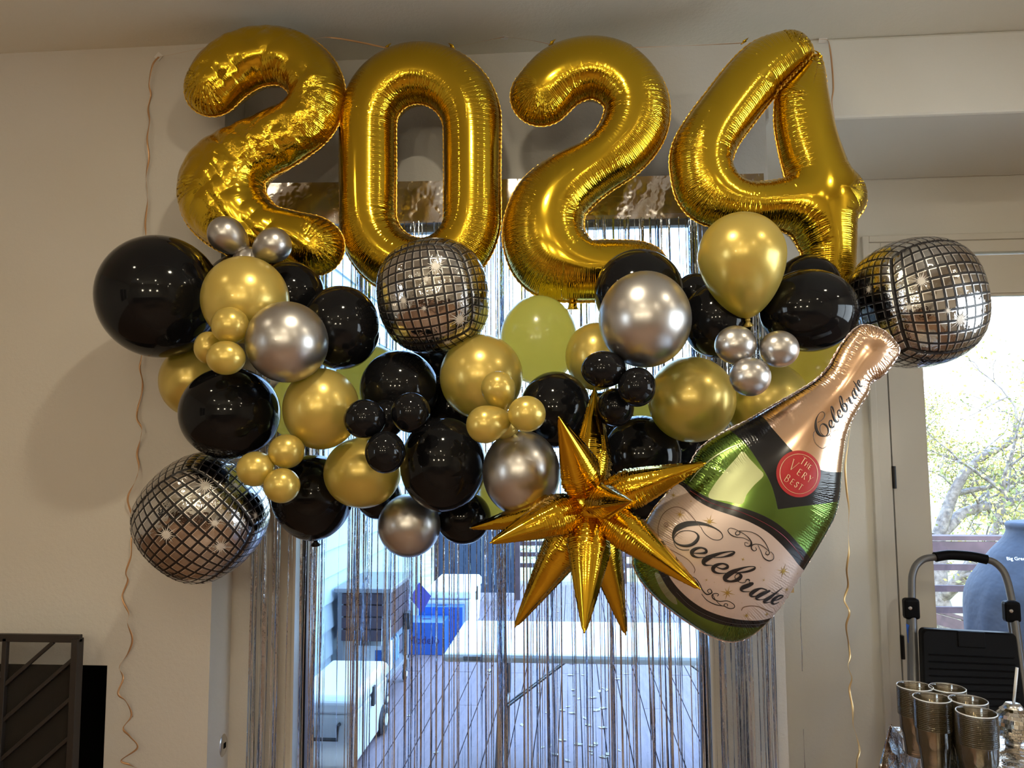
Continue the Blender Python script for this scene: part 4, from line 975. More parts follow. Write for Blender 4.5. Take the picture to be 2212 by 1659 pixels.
# kind, px, py, rx, ry, Y, neck (None = points away from the room, else image angle), label
BL = [
 ('k', 345, 641, 141, 133, 2.42, None, 'giant black latex balloon at the far left against the beige wall'),
 ('k', 520, 622, 78, 74, 2.52, None, 'black balloon mostly hidden under the foot of the crumpled digit 2'),
 ('k', 628, 637, 76, 73, 2.36, None, 'black balloon peeking out right of the top left gold balloon'),
 ('g', 530, 648, 97, 95, 2.20, None, 'large pearl gold balloon at the top left beneath three small silver ones'),
 ('s', 488, 506, 41, 40, 2.24, 40, 'small silver balloon, upper left of the trio below the crumpled digit 2'),
 ('s', 592, 529, 39, 38, 2.22, 155, 'small silver balloon, right one of the trio below the crumpled digit 2'),
 ('s', 538, 566, 37, 33, 2.26, None, 'small silver balloon, lowest of the trio and half hidden by a gold balloon'),
 ('g', 497, 703, 42, 40, 2.04, None, 'small gold balloon, top one of the trio left of the big silver balloon'),
 ('g', 488, 773, 43, 37, 2.02, None, 'small gold balloon, lowest of the trio left of the big silver balloon'),
 ('g', 450, 751, 32, 35, 2.10, None, 'small gold balloon, leftmost of the trio left of the big silver balloon'),
 ('s', 620, 739, 91, 88, 2.12, None, 'large silver chrome balloon in the upper left of the garland'),
 ('k', 737, 708, 86, 91, 2.30, None, 'black balloon left of the disco ball balloon under the digit 0'),
 ('g', 415, 823, 73, 76, 2.48, None, 'gold balloon at the left edge below the giant black balloon'),
 ('k', 497, 892, 112, 100, 2.26, None, 'large wide black balloon above the lower left disco ball balloon'),
 ('g', 694, 883, 84, 88, 2.20, None, 'gold balloon below the large silver balloon on the left'),
 ('g', 800, 820, 76, 76, 2.58, None, 'backlit gold balloon showing between two black balloons left of centre'),
 ('k', 863, 840, 86, 84, 2.36, None, 'black balloon below the central disco ball balloon'),
 ('k', 788, 905, 46, 43, 2.08, None, 'small black balloon, left one of the trio left of centre'),
 ('k', 887, 891, 43, 44, 2.10, None, 'small black balloon, right one of the trio left of centre'),
 ('k', 832, 977, 44, 46, 2.06, None, 'small black balloon, lowest of the trio left of centre'),
 ('k', 834, 905, 40, 42, 2.24, None, 'small black balloon tucked behind the trio left of centre'),
 ('k', 958, 1003, 94, 103, 2.28, None, 'large black balloon left of the silver balloon by the starburst'),
 ('k', 985, 885, 80, 90, 2.58, None, 'black balloon deep behind the gold trio in the centre'),
 ('k', 945, 790, 60, 60, 2.60, None, 'black balloon barely showing under the central disco ball balloon'),
 ('g', 783, 1021, 84, 77, 2.30, None, 'gold balloon in the bottom row between two black balloons'),
 ('k', 675, 1070, 90, 94, 2.40, 90, 'black balloon with its tip down above the curtain, right of the lower left disco ball'),
 ('g', 619, 975, 40, 37, 2.12, None, 'small gold balloon, top one of the trio by the lower left disco ball'),
 ('g', 552, 1013, 42, 38, 2.10, None, 'small gold balloon, left one of the trio by the lower left disco ball'),
 ('g', 609, 1049, 40, 38, 2.09, None, 'small gold balloon, lowest of the trio by the lower left disco ball'),
 ('s', 884, 1135, 68, 69, 2.38, None, 'silver balloon at the very bottom of the garland, left of centre'),
 ('k', 1001, 1118, 60, 58, 2.50, None, 'black balloon at the bottom edge left of the starburst'),
 ('k', 818, 1070, 50, 52, 2.56, None, 'black balloon sliver between the bottom gold and silver balloons'),
 ('g', 1040, 814, 90, 92, 2.32, None, 'large gold balloon in the centre behind three small gold ones'),
 ('g', 1076, 838, 37, 43, 2.08, 75, 'small gold balloon, top pear shaped one of the central trio'),
 ('g', 1048, 917, 46, 41, 2.05, 345, 'small gold balloon, left one of the central trio'),
 ('g', 1138, 894, 41, 39, 2.03, None, 'small gold balloon, right one of the central trio'),
 ('g', 1092, 918, 30, 32, 2.16, None, 'small gold balloon nearly hidden behind the central trio'),
 ('g', 1164, 735, 84, 97, 2.52, None, 'backlit pale yellow balloon below the second digit 2'),
 ('g', 1288, 770, 67, 74, 2.50, None, 'gold balloon left of and behind the large upper silver balloon'),
 ('k', 1200, 885, 78, 83, 2.34, None, 'black balloon right of the central gold trio'),
 ('s', 1126, 1021, 84, 93, 2.18, None, 'large silver balloon left of the gold starburst'),
 ('g', 1095, 1068, 60, 60, 2.52, None, 'gold balloon behind the silver balloon by the starburst'),
 ('k', 1380, 633, 97, 95, 2.28, None, 'black balloon behind the large upper silver balloon'),
 ('s', 1393, 690, 101, 105, 2.10, None, 'largest silver balloon in the upper right of the garland'),
 ('k', 1549, 692, 77, 82, 2.30, None, 'black balloon right of the largest silver balloon'),
 ('k', 1500, 640, 46, 50, 2.44, None, 'black balloon sliver above and behind the black one right of the largest silver balloon'),
 ('g', 1602, 552, 97, 96, 2.22, 80, 'tall pear shaped gold balloon in front of the digit 4'),
 ('k', 1745, 621, 74, 72, 2.46, None, 'black balloon behind the dark one under the digit 4'),
 ('k', 1747, 671, 110, 90, 2.30, None, 'large black balloon below the digit 4 next to the right disco ball'),
 ('s', 1589, 745, 46, 42, 2.04, None, 'small silver balloon, left one of the trio on the right'),
 ('s', 1683, 754, 44, 40, 2.04, None, 'small silver balloon, right one of the trio on the right'),
 ('s', 1620, 814, 46, 42, 2.01, None, 'small silver balloon, lowest of the trio on the right'),
 ('g', 1494, 863, 96, 93, 2.32, None, 'large deep gold balloon in front, above the neck of the bottle balloon'),
 ('g', 1655, 868, 96, 88, 2.48, None, 'gold balloon half hidden by the bottle neck'),
 ('g', 1775, 800, 88, 78, 2.62, None, 'pale gold balloon farthest right behind the bottle neck'),
 ('k', 1304, 798, 49, 40, 2.06, None, 'small black balloon, upper left one of the trio above the starburst'),
 ('k', 1376, 836, 42, 43, 2.05, None, 'small black balloon, right one of the trio above the starburst'),
 ('k', 1330, 880, 40, 42, 2.14, None, 'small black balloon, lowest of the trio above the starburst'),
 ('k', 1385, 985, 88, 88, 2.42, None, 'black balloon between the starburst and the bottle label'),
 ('k', 1300, 930, 75, 85, 2.60, None, 'black balloon directly behind the upward spike of the starburst'),
 ('k', 1470, 975, 75, 70, 2.58, None, 'black balloon under the deep gold one beside the bottle shoulder'),
 ('k', 1405, 1075, 68, 50, 2.54, None, 'black balloon at the bottom behind the right hand spike of the starburst'),
 ('g', 1385, 1115, 40, 40, 2.62, None, 'gold balloon sliver low behind the right hand spike of the starburst'),
 ('g', 1400, 915, 62, 62, 2.66, None, 'gold balloon deep behind the black trio above the starburst'),
 ('g', 640, 880, 60, 70, 2.60, None, 'gold balloon deep behind, between the wide black and gold balloons on the left'),
]
DISCO = [(937, 640, 125, 129, 2.30, (-9, 4, 8), 'disco ball print foil balloon in the centre under the digit 0'),
         (1979, 655, 154, 147, 2.42, (9, -4, 9), 'disco ball print foil balloon at the far right beside the door'),
         (437, 1117, 146, 140, 2.36, (4, 8, 44), 'disco ball print foil balloon at the lower left with diamond turned tiles')]
def depth_of(P): return (P - CAM).dot(_f)
items = [[b[1], b[2], (b[3] + b[4]) / 2, b[5], 0] for b in BL] + [[d_[0], d_[1], (d_[2] + d_[3]) / 2, d_[4], 1] for d_ in DISCO]
for it in range(160):
    Ps = [at(i_[0], i_[1], i_[3]) for i_ in items]; Rs_ = [i_[2] * depth_of(p) / F for i_, p in zip(items, Ps)]
    mv = [0.0] * len(items); any_ = False
    for i in range(len(items)):
        for j in range(i + 1, len(items)):
            d_ = (Ps[i] - Ps[j]).length; need = 0.93 * (Rs_[i] + Rs_[j])
            if d_ < need:
                s_ = 1 if items[i][3] > items[j][3] else -1; g_ = min(0.02, (need - d_) * 0.35); any_ = True
                mv[i] += s_ * g_; mv[j] -= s_ * g_
    for k_, i_ in enumerate(items):
        ymax = (2.73 if i_[0] < 480 else 2.84) - Rs_[k_] * (0.98)
        i_[3] = min(max(i_[3] + max(-0.02, min(0.02, mv[k_])), 1.86), ymax)
    if not any_: break
def ellip_axes(P, rx, ry):
    d_ = depth_of(P); v = P - CAM; tx = v.dot(_r) / d_; ty = v.dot(_u) / d_
    b = min(rx, ry) * 0.97 / math.sqrt(1 + 0.5 * (tx * tx + ty * ty))
    ax = math.sqrt(max(rx * rx - b * b * tx * tx, (0.75 * rx) ** 2)); ay = math.sqrt(max(ry * ry - b * b * ty * ty, (0.75 * ry) ** 2))
    # perspective enlarges a near ball a little
    s = d_ / F; k = 1 / math.sqrt(1 + (b * s / d_) ** 2)
    return ax * s * k, ay * s * k, b * s * k
for bi, (kd_, px, py, rx, ry, Y0, nk, lab) in enumerate(BL):
    P = at(px, py, items[bi][3]); ax, ay, az = ellip_axes(P, rx, ry)
    me_, km_ = BM[('t' if (px, py) in BACKLIT else kd_) + ('p' if (nk is not None and kd_ != 'k') else 'r')]
    o_ = link('latex_balloon', me_)
    if nk is None:
        X, Yv, Z = _r.copy(), _u.copy(), -_f.copy(); sc_ = (ax, ay, az)
    else:
        a = math.radians(nk); Z = -(math.cos(a) * _r - math.sin(a) * _u - (-0.25) * _f); Z.normalize(); X = Z.cross(_f).normalized(); Yv = Z.cross(X)
        rm = min(ax, ay); sc_ = (rm, rm, rm * (1.0 if kd_ == 'k' else 1.0))
    if nk is None and rx < 50: # small ones vary in the roll of the knot
        pass
    Mx = Matrix((X, Yv, Z)).transposed().to_4x4()
    o_.matrix_world = Matrix.Translation(P) @ Mx @ Matrix.Diagonal((*sc_, 1))
    tag(o_, lab, 'balloon', {'k': 'black latex balloons of the garland', 'g': 'gold latex balloons of the garland', 's': 'silver latex balloons of the garland'}[kd_])
    link('knot', km_, o_)

# ------------------------------------------------------------------ disco ball foil balloons
def disco_ball(px, py, rx, ry, Y, rot, label, stars):
    P = at(px, py, Y); ax, ay, az = ellip_axes(P, rx, ry)
    Hd = {0: 1.28, 1: 1.0, 2: 1.28}; nt_ = {0: 11, 1: 8, 2: 11}; m_v, m_f, m_uv, m_rib = [], [], [], []
    n = 44
    for ax_ in (0, 1, 2):
        for sg in (-1, 1):
            i_, j_ = [k for k in (0, 1, 2) if k != ax_]
            ti, tj = math.atan(Hd[i_] / Hd[ax_]), math.atan(Hd[j_] / Hd[ax_]); base = len(m_v)
            for b in range(n + 1):
                for a in range(n + 1):
                    fa, fb = a / n, b / n
                    p = [0, 0, 0]; p[ax_] = sg * Hd[ax_]; p[i_] = Hd[ax_] * math.tan((2 * fa - 1) * ti); p[j_] = Hd[ax_] * math.tan((2 * fb - 1) * tj)
                    v = Vector(p).normalized(); ed = min(fa, 1 - fa, fb, 1 - fb)
                    sq = (abs(v.x) ** 3.0 + abs(v.y) ** 3.0 + abs(v.z) ** 3.0) ** (-1 / 3.0); k_ = 0.55 + 0.45 * sq
                    pin = math.exp(-(ed / 0.022) ** 2); wob = 0.006 * math.sin((fa if min(fb, 1 - fb) < min(fa, 1 - fa) else fb) * 95 + sg)
                    k_ = k_ / 1.04 - 0.020 * pin + wob * math.exp(-(ed / 0.05) ** 2)
                    m_v.append(tuple(v * k_)); m_rib.append(math.exp(-(ed / 0.12) ** 2))
            ui, uj = nt_[i_], nt_[j_]
            for b in range(n):
                for a in range(n):
                    q = [(a, b), (a + 1, b), (a + 1, b + 1), (a, b + 1)]
                    if (sg > 0) == (ax_ == 1): q = q[::-1]
                    m_f.append(tuple(base + y_ * (n + 1) + x_ for x_, y_ in q)); m_uv += [(x_ / n * ui + 20 * ax_, y_ / n * uj + 7 * sg) for x_, y_ in q]
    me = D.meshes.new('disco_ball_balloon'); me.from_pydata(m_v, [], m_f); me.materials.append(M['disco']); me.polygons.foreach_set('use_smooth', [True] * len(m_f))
    uvl = me.uv_layers.new(name='UVMap'); uvl.data.foreach_set('uv', np.array(m_uv, np.float32).ravel())
    at_ = me.attributes.new('rib', 'FLOAT', 'POINT'); at_.data.foreach_set('value', np.array(m_rib, np.float32))
    t = empty('disco_ball_balloon', P, label, 'foil balloon', 'disco ball print foil balloons')
    o_ = link('foil_body', me, t)
    R_ = Matrix.Rotation(math.radians(rot[0]), 3, 'Z') @ Matrix.Rotation(math.radians(rot[1]), 3, 'X') @ Matrix.Rotation(math.radians(-rot[2]), 3, 'Y')
    B_ = Matrix((_r, _f, _u)).transposed()      # local x right, y away, z up
    S_ = B_ @ Matrix.Diagonal((ax, az, ay))
    o_.matrix_local = (S_ @ R_).to_4x4()
    inv = (S_ @ R_).inverted()
    for sx_, sy_, sr in stars:
        v = ray(sx_, sy_); vl = S_.inverted() @ v; cl = S_.inverted() @ (CAM - P)
        A, B, C_ = vl.dot(vl), 2 * vl.dot(cl), cl.dot(cl) - 1.0
        disc = B * B - 4 * A * C_
        if disc < 0: continue
        tt = (-B - math.sqrt(disc)) / (2 * A); hit = cl + vl * tt; nrm = hit.normalized(); tx = nrm.cross(Vector((0, 0, 1))).normalized(); ty = nrm.cross(tx)
        rr = sr * depth_of(P) / F / ((ax + ay) / 2); sv = [nrm]; RR = random.Random(int(sx_)); nn_ = 17
        for k in range(nn_):
            a0 = 2 * PI * k / nn_; ln = rr * (1.0 if k % 2 == 0 else 0.62) * RR.uniform(0.8, 1.15)
            for a_, l_ in ((a0 - PI / nn_, rr * 0.27), (a0, ln)): sv.append(nrm + tx * l_ * math.cos(a_) + ty * l_ * math.sin(a_))
        out_ = []
        for q in sv:
            w_ = R_.inverted() @ q.normalized(); sq = (abs(w_.x) ** 3 + abs(w_.y) ** 3 + abs(w_.z) ** 3) ** (-1 / 3.0)
            out_.append(tuple(w_ * ((0.55 + 0.45 * sq) / 1.04 + 0.010)))
        k2 = 2 * nn_; s_ = MB(); s_.add(out_, [(0, 1 + i, 1 + (i + 1) % k2) for i in range(k2)])
        q = s_.build('star_print', M['sparkle'], t); q.matrix_local = (S_ @ R_).to_4x4()
    return t
stars = [[(941, 576, 24), (920, 602, 12), (870, 650, 15), (990, 688, 24), (915, 667, 9), (965, 737, 14), (940, 515, 16)],
         [(1991, 608, 22), (2076, 690, 26), (1877, 626, 14), (1964, 664, 12), (2049, 671, 11), (1880, 553, 18)],
         [(443, 1052, 26), (358, 1157, 26), (475, 1181, 24), (463, 1131, 16), (509, 1048, 14), (546, 1114, 13)]]
for k_, (d_, st_) in enumerate(zip(DISCO, stars)):
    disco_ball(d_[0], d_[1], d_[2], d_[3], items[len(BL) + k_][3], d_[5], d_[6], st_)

# ------------------------------------------------------------------ gold starburst
SY = 2.06; C0 = at(1277, 1085, SY)
star = empty('starburst_balloon', C0, 'gold foil starburst balloon with long pointed spikes left of the bottle', 'foil balloon')
cm = MB(); n = 32; rc = 0.062
cm.lathe([(rc * math.sin(PI * i / 16) + 0.0005, rc * math.cos(PI * i / 16)) for i in range(17)], n); cm.build('core', M['gold_star'], star, smooth=True)
tips = [(1285, 838, 0.13, 0.048), (1207, 900, -0.17, 0.052), (1525, 1000, -0.05, 0.047), (1513, 1273, -0.16, 0.047), (1352, 1372, 0.10, 0.043), (1262, 1368, -0.12, 0.050),
        (1112, 1355, 0.05, 0.049), (1058, 1173, -0.16, 0.047), (1015, 1141, 0.14, 0.040), (1366, 1083, -0.30, 0.046)]
for si, (px, py, dy, rw) in enumerate(tips):
    T_ = at(px, py, SY + dy) - C0; L_ = T_.length; d_ = T_.normalized(); x = d_.cross(Vector((0.2, -1, 0.3))).normalized(); y = d_.cross(x); m_ = MB(); nn_ = 40; NR = 60; vs = []; ribs = []
    R = random.Random(si)
    for i in range(NR + 1):
        t = i / NR; ba = 0.13; tt = t
        r_ = rw * (0.62 + 0.38 * math.sin(min(1, t / 0.30) * PI / 2)) if t < 0.30 else rw * (1 - ((t - 0.30) / 0.70)) ** 0.93
        r_ = max(r_, 0.0022)
        for k in range(nn_):
            a = 2 * PI * k / nn_; c_ = abs(math.cos(a)); seam_ = c_ ** 26
            rip = 0.0005 * seam_ * math.sin(t * 170 + si) + (0.0026 * math.exp(-((t - 0.24) / 0.16) ** 2) * (abs(math.sin(t * 60 + 2.2 * math.sin(a * 3 + si) + si * 2)) ** 3) * -1.2) * (0.4 + 0.6 * c_)
            rr = r_ * (1 + 0.10 * seam_ + 0.025 * math.sin(a * 5 + si) * (t > 0.3)) + rip * (1 if t < 0.93 else 0.2)
            rr += (0.0038 + 0.0003 * math.sin(t * 90 + si)) * (k in (0, nn_ // 2)) * (0.05 < t < 0.97)
            vs.append(d_ * (L_ * (0.10 + 0.90 * t)) + x * rr * math.cos(a) + y * rr * 0.93 * math.sin(a)); ribs.append(0.3 * math.exp(-((t - 0.28) / 0.18) ** 2) * (0.2 + 0.8 * c_))
    m_.add(vs, [(i * nn_ + k, i * nn_ + (k + 1) % nn_, (i + 1) * nn_ + (k + 1) % nn_, (i + 1) * nn_ + k) for i in range(NR) for k in range(nn_)] + [tuple(NR * nn_ + k for k in range(nn_))])
    q = m_.build('spike', M['gold_star'], star, smooth=True)
    a_ = q.data.attributes.new('rib', 'FLOAT', 'POINT'); a_.data.foreach_set('value', np.array(ribs, np.float32))
    uvl = q.data.uv_layers.new(name='UVMap'); li = np.zeros(len(q.data.loops), int); q.data.loops.foreach_get('vertex_index', li); tv = (li // nn_) / NR * L_
    uvl.data.foreach_set('uv', np.stack([tv, tv * 0], 1).ravel().astype(np.float32))

# ------------------------------------------------------------------ bottle balloon
frE = Frame(2.13, 1620, 1060, 0.0)
def b5(x, y): return frE.uv(1340 + x / 2.305, 680 + y / 2.305)
OUT = [(1168, 72), (1228, 52), (1318, 84), (1376, 148), (1388, 182), (1362, 232), (1308, 300), (1246, 338), (1232, 388), (1190, 455), (1148, 530), (1120, 610), (1106, 700), (1096, 800), (1088, 900), (1064, 1000), (1012, 1100), (952, 1200), (890, 1300), (830, 1400), (765, 1488), (700, 1558), (632, 1606), (558, 1626), (475, 1608), (380, 1558), (280, 1490), (182, 1412), (110, 1332), (72, 1262), (66, 1212), (88, 1140), (122, 1050), (168, 970), (230, 895), (298, 820), (345, 750), (385, 680), (452, 622), (540, 572), (645, 520), (760, 452), (865, 392), (965, 330), (1030, 268), (1066, 205), (1104, 142)]
poly = np.array([b5(*p) for p in catmull(OUT, 6, True)])
def poly_sd(poly):
    A_ = poly; B_ = np.roll(poly, -1, 0)
    def fn(X, Y):
        X = np.asarray(X); sh = X.shape; x = X.ravel(); y = np.asarray(Y).ravel(); d2_ = np.full(x.shape, 1e9); ins = np.zeros(x.shape, bool)
        for (ax_, ay_), (bx_, by_) in zip(A_, B_):
            dx, dy = bx_ - ax_, by_ - ay_; t = np.clip(((x - ax_) * dx + (y - ay_) * dy) / (dx * dx + dy * dy + 1e-12), 0, 1)
            d2_ = np.minimum(d2_, (x - ax_ - t * dx) ** 2 + (y - ay_ - t * dy) ** 2)
            c = (ay_ > y) != (by_ > y)
            if by_ != ay_: ins ^= c & (x < ax_ + (y - ay_) * dx / (by_ - ay_))
        return (np.where(ins, 1, -1) * np.sqrt(d2_)).reshape(sh)
    return fn
fE = Foil(frE, poly_sd(poly), (poly[:, 0].min(), poly[:, 1].min(), poly[:, 0].max(), poly[:, 1].max()), h=0.0036, k=0.62, iters=900)
def zone(pts, n=5): return poly_sd(np.array([b5(*p) for p in catmull(pts, n)]))
far = [(1500, -100)]
ZN = {
 'z_neck': poly_sd(np.array([b5(*p) for p in list(map(tuple, catmull([(600, 380), (684, 494), (728, 572), (795, 660), (860, 728), (950, 768), (1020, 780), (1140, 783)], 6))) + [(1500, 700), (1500, -100), (900, -100)]])),
 'z_collar': poly_sd(np.array([b5(*p) for p in list(map(tuple, catmull([(600, 380), (684, 494), (728, 572), (795, 660), (860, 728), (950, 768), (1020, 780), (1140, 783)], 6))) + list(map(tuple, catmull([(1140, 920), (1085, 924), (1000, 929), (900, 937), (800, 946), (732, 955)], 5))) + list(map(tuple, catmull([(732, 955), (722, 910), (706, 850), (680, 790), (642, 722), (600, 650), (560, 602), (525, 560), (470, 480)], 5)))])),
 'z_band': poly_sd(np.array([b5(*p) for p in list(map(tuple, catmull([(270, 800), (302, 826), (345, 862), (420, 905), (520, 935), (620, 965), (700, 1002), (770, 1052), (830, 1110), (885, 1165), (940, 1218), (1000, 1262)], 5))) + [(940, 1400), (800, 1560)] + list(map(tuple, catmull([(800, 1520), (740, 1533), (650, 1540), (550, 1530), (450, 1508), (360, 1468), (290, 1415), (225, 1345), (178, 1262), (130, 1160), (105, 1090), (90, 1010)], 5)))])),
 'z_label': poly_sd(np.array([b5(*p) for p in list(map(tuple, catmull([(268, 835), (300, 852), (345, 905), (420, 950), (520, 985), (600, 1015), (680, 1060), (740, 1110), (800, 1170), (850, 1225), (895, 1262), (960, 1300)], 5))) + [(900, 1440), (800, 1530)] + list(map(tuple, catmull([(790, 1490), (740, 1497), (660, 1500), (560, 1490), (460, 1465), (380, 1430), (300, 1370), (232, 1290), (185, 1190), (152, 1100), (138, 1045), (130, 1000)], 5)))])),
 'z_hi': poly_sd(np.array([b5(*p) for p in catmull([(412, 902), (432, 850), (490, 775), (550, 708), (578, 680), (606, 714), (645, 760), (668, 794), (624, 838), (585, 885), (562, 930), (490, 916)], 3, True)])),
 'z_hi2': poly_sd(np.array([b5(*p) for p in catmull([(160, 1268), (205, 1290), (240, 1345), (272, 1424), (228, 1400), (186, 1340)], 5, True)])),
}
m = M['bottle'] = foil_mat('bottle_foil', (0.2, 0.4, 0.1), 0.12, 0.0, 0.9)
def zf(nm):
    a = N(m, 'ShaderNodeAttribute', attribute_name=nm); q = N(m, 'ShaderNodeMapRange'); L(m, a.outputs['Fac'], q.inputs[0]); q.inputs[1].default_value = -0.0004; q.inputs[2].default_value = 0.0004; return q.outputs[0]
zn, zc_, zb_, zl, zh, zh2 = [zf(k) for k in ('z_neck', 'z_collar', 'z_band', 'z_label', 'z_hi', 'z_hi2')]
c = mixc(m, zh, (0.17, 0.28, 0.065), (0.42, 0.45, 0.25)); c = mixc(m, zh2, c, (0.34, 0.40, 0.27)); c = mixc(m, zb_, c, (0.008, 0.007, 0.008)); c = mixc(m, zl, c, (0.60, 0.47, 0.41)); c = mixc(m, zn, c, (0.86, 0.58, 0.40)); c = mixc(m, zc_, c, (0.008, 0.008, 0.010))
L(m, c, bsdf(m).inputs['Base Color'])
dk_ = math_(m, 'MAXIMUM', math_(m, 'SUBTRACT', zb_, zl), zc_)
L(m, math_(m, 'SUBTRACT', 1.0, math_(m, 'ADD', math_(m, 'MULTIPLY', dk_, 0.95), math_(m, 'MULTIPLY', zl, 0.62))), bsdf(m).inputs['Metallic'])
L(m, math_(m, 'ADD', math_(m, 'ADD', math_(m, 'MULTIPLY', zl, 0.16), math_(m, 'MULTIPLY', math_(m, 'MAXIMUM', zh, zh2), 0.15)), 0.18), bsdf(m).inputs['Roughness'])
bt = empty('bottle_balloon', frE.O, 'large champagne bottle foil balloon tilted right, with black and pink labels', 'foil balloon')
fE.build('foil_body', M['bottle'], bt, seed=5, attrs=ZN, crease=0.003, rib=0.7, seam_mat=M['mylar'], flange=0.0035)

def stroke(mb, pts, tomap, wscale, off=0.0014, n=7, minw=0.0):
    P = catmull([(p[0], p[1], (p[2] if len(p) > 2 else 4)) for p in pts], n)
    uv = np.array([tomap(q[0], q[1]) for q in P]); w = np.maximum(np.abs(P[:, 2]) * wscale / 2, minw)
    tg = np.gradient(uv, axis=0); nr = np.stack([-tg[:, 1], tg[:, 0]], 1); nr /= np.maximum(np.linalg.norm(nr, axis=1, keepdims=True), 1e-9)
    a, b = uv + nr * w[:, None], uv - nr * w[:, None]
    A_ = fE.surf(a[:, 0], a[:, 1], off); C_ = fE.surf(uv[:, 0], uv[:, 1], off + 0.0002); B_ = fE.surf(b[:, 0], b[:, 1], off); k = len(P)
    mb.add([tuple(x) for x in A_] + [tuple(x) for x in C_] + [tuple(x) for x in B_], [(i, i + 1, k + i + 1, k + i) for i in range(k - 1)] + [(k + i, k + i + 1, 2 * k + i + 1, 2 * k + i) for i in range(k - 1)])
g_map = lambda x, y: frE.uv(1400 + x / 5.53, 1060 + y / 5.53); g_w = frE.m(1580, 1200) / 5.53
CEL = [
 [(560, 395, 6), (600, 465, 6), (680, 525, 6), (755, 535, 7), (797, 500, 7), (775, 445, 9), (700, 395, 14), (600, 360, 26), (500, 352, 42), (400, 365, 50), (315, 405, 50), (270, 455, 32), (254, 525, 16), (285, 582, 14), (360, 610, 22), (445, 600, 28), (508, 552, 30), (530, 495, 20), (492, 452, 10), (420, 438, 7), (340, 450, 6), (280, 500, 6), (256, 550, 7)],
 [(258, 570, 6), (290, 628, 7), (350, 658, 8), (430, 655, 8)],
 [(478, 690, 8), (560, 690, 16), (612, 678, 26), (610, 645, 20), (560, 626, 16), (500, 640, 28), (460, 675, 36), (468, 715, 26), (520, 738, 14), (600, 735, 7), (700, 735, 8), (800, 728, 12), (890, 702, 26), (930, 674, 16), (900, 663, 10), (800, 678, 18), (700, 712, 34), (620, 752, 48), (588, 792, 38), (612, 824, 18), (690, 828, 7), (790, 864, 14), (850, 850, 26), (850, 822, 20), (800, 804, 16), (735, 820, 28), (695, 855, 36), (705, 895, 26), (760, 916, 14), (850, 914, 7), (960, 910, 10), (1080, 895, 20), (1155, 868, 22), (1165, 842, 10), (1100, 838, 10), (1000, 862, 22), (900, 908, 46), (838, 958, 48), (838, 995, 30), (900, 1010, 20), (975, 988, 34), (1010, 948, 30), (985, 918, 12), (950, 935, 7), (942, 965, 7), (970, 1002, 7), (1020, 1025, 6), (1060, 1020, 6), (1075, 992, 10), (1105, 990, 12), (1110, 1012, 10)],
 [(1105, 1025, 10), (1150, 1035, 22), (1100, 1058, 40), (1040, 1082, 40), (1018, 1108, 24), (1050, 1130, 12), (1120, 1132, 6)],
 [(1325, 1120, 12), (1255, 1098, 14), (1185, 1122, 34), (1138, 1160, 38), (1150, 1190, 20), (1205, 1186, 8), (1270, 1150, 6)],
 [(1368, 1130, 18), (1290, 1158, 38), (1218, 1196, 36), (1210, 1224, 20), (1250, 1235, 9), (1310, 1230, 6)],
 [(1524, 1108, 6), (1450, 1160, 16), (1370, 1215, 34), (1312, 1250, 34), (1315, 1274, 18), (1370, 1273, 7), (1430, 1262, 8), (1495, 1246, 16), (1545, 1222, 18), (1530, 1203, 14), (1478, 1208, 22), (1422, 1246, 34), (1408, 1282, 28), (1440, 1304, 14), (1505, 1288, 7)],
 [(1385, 1154, 6), (1480, 1182, 6)]]
lt = MB()
for s_ in CEL: stroke(lt, s_, g_map, g_w * 1.25, minw=0.0009)
lt.build('lettering', M['ink'], bt)['label'] = 'large black script word Celebrate on the pink label'
# flourishes
fl_ = MB()
FL = [
 [(1085, 572, 5), (1050, 560, 6), (1048, 592, 7), (1085, 606, 12), (1118, 585, 22), (1110, 538, 14), (1060, 482, 8), (975, 432, 6), (942, 450, 9), (950, 476, 12), (985, 466, 9), (985, 432, 6)],
 [(975, 430, 6), (1080, 435, 7), (1180, 470, 9), (1260, 540, 10), (1310, 620, 9), (1332, 680, 7)],
 [(1100, 545, 6), (1030, 510, 7), (950, 500, 10), (890, 475, 12), (857, 430, 9), (880, 400, 6), (940, 412, 5), (1000, 450, 5)],
 [(1165, 618, 5), (1180, 640, 8), (1155, 658, 9), (1125, 635, 14), (1125, 598, 14), (1165, 580, 10), (1230, 592, 9), (1300, 640, 8), (1335, 680, 9), (1315, 706, 11), (1287, 690, 9), (1300, 662, 6)],
 [(1195, 592, 6), (1228, 655, 8), (1265, 735, 11), (1330, 775, 14), (1382, 755, 9), (1380, 705, 7), (1345, 668, 5)],
 [(455, 965, 6), (505, 985, 8), (550, 1050, 10), (585, 1120, 12), (635, 1168, 16), (688, 1145, 14), (668, 1104, 8), (638, 1125, 8), (660, 1150, 6)],
 [(752, 1188, 6), (765, 1165, 8), (735, 1152, 9), (695, 1172, 12), (710, 1218, 14), (780, 1248, 11), (870, 1242, 9), (945, 1285, 9), (950, 1325, 9), (900, 1335, 11), (838, 1304, 10), (842, 1278, 9), (872, 1282, 8), (870, 1308, 6)],
 [(575, 1165, 6), (640, 1240, 9), (740, 1290, 12), (835, 1306, 8)],
 [(700, 1165, 6), (730, 1225, 7), (790, 1290, 7), (840, 1308, 6)]]
for s_ in FL: stroke(fl_, s_, g_map, g_w, minw=0.0008)
fl_.build('flourish_print', M['ink'], bt)
gp_ = MB()
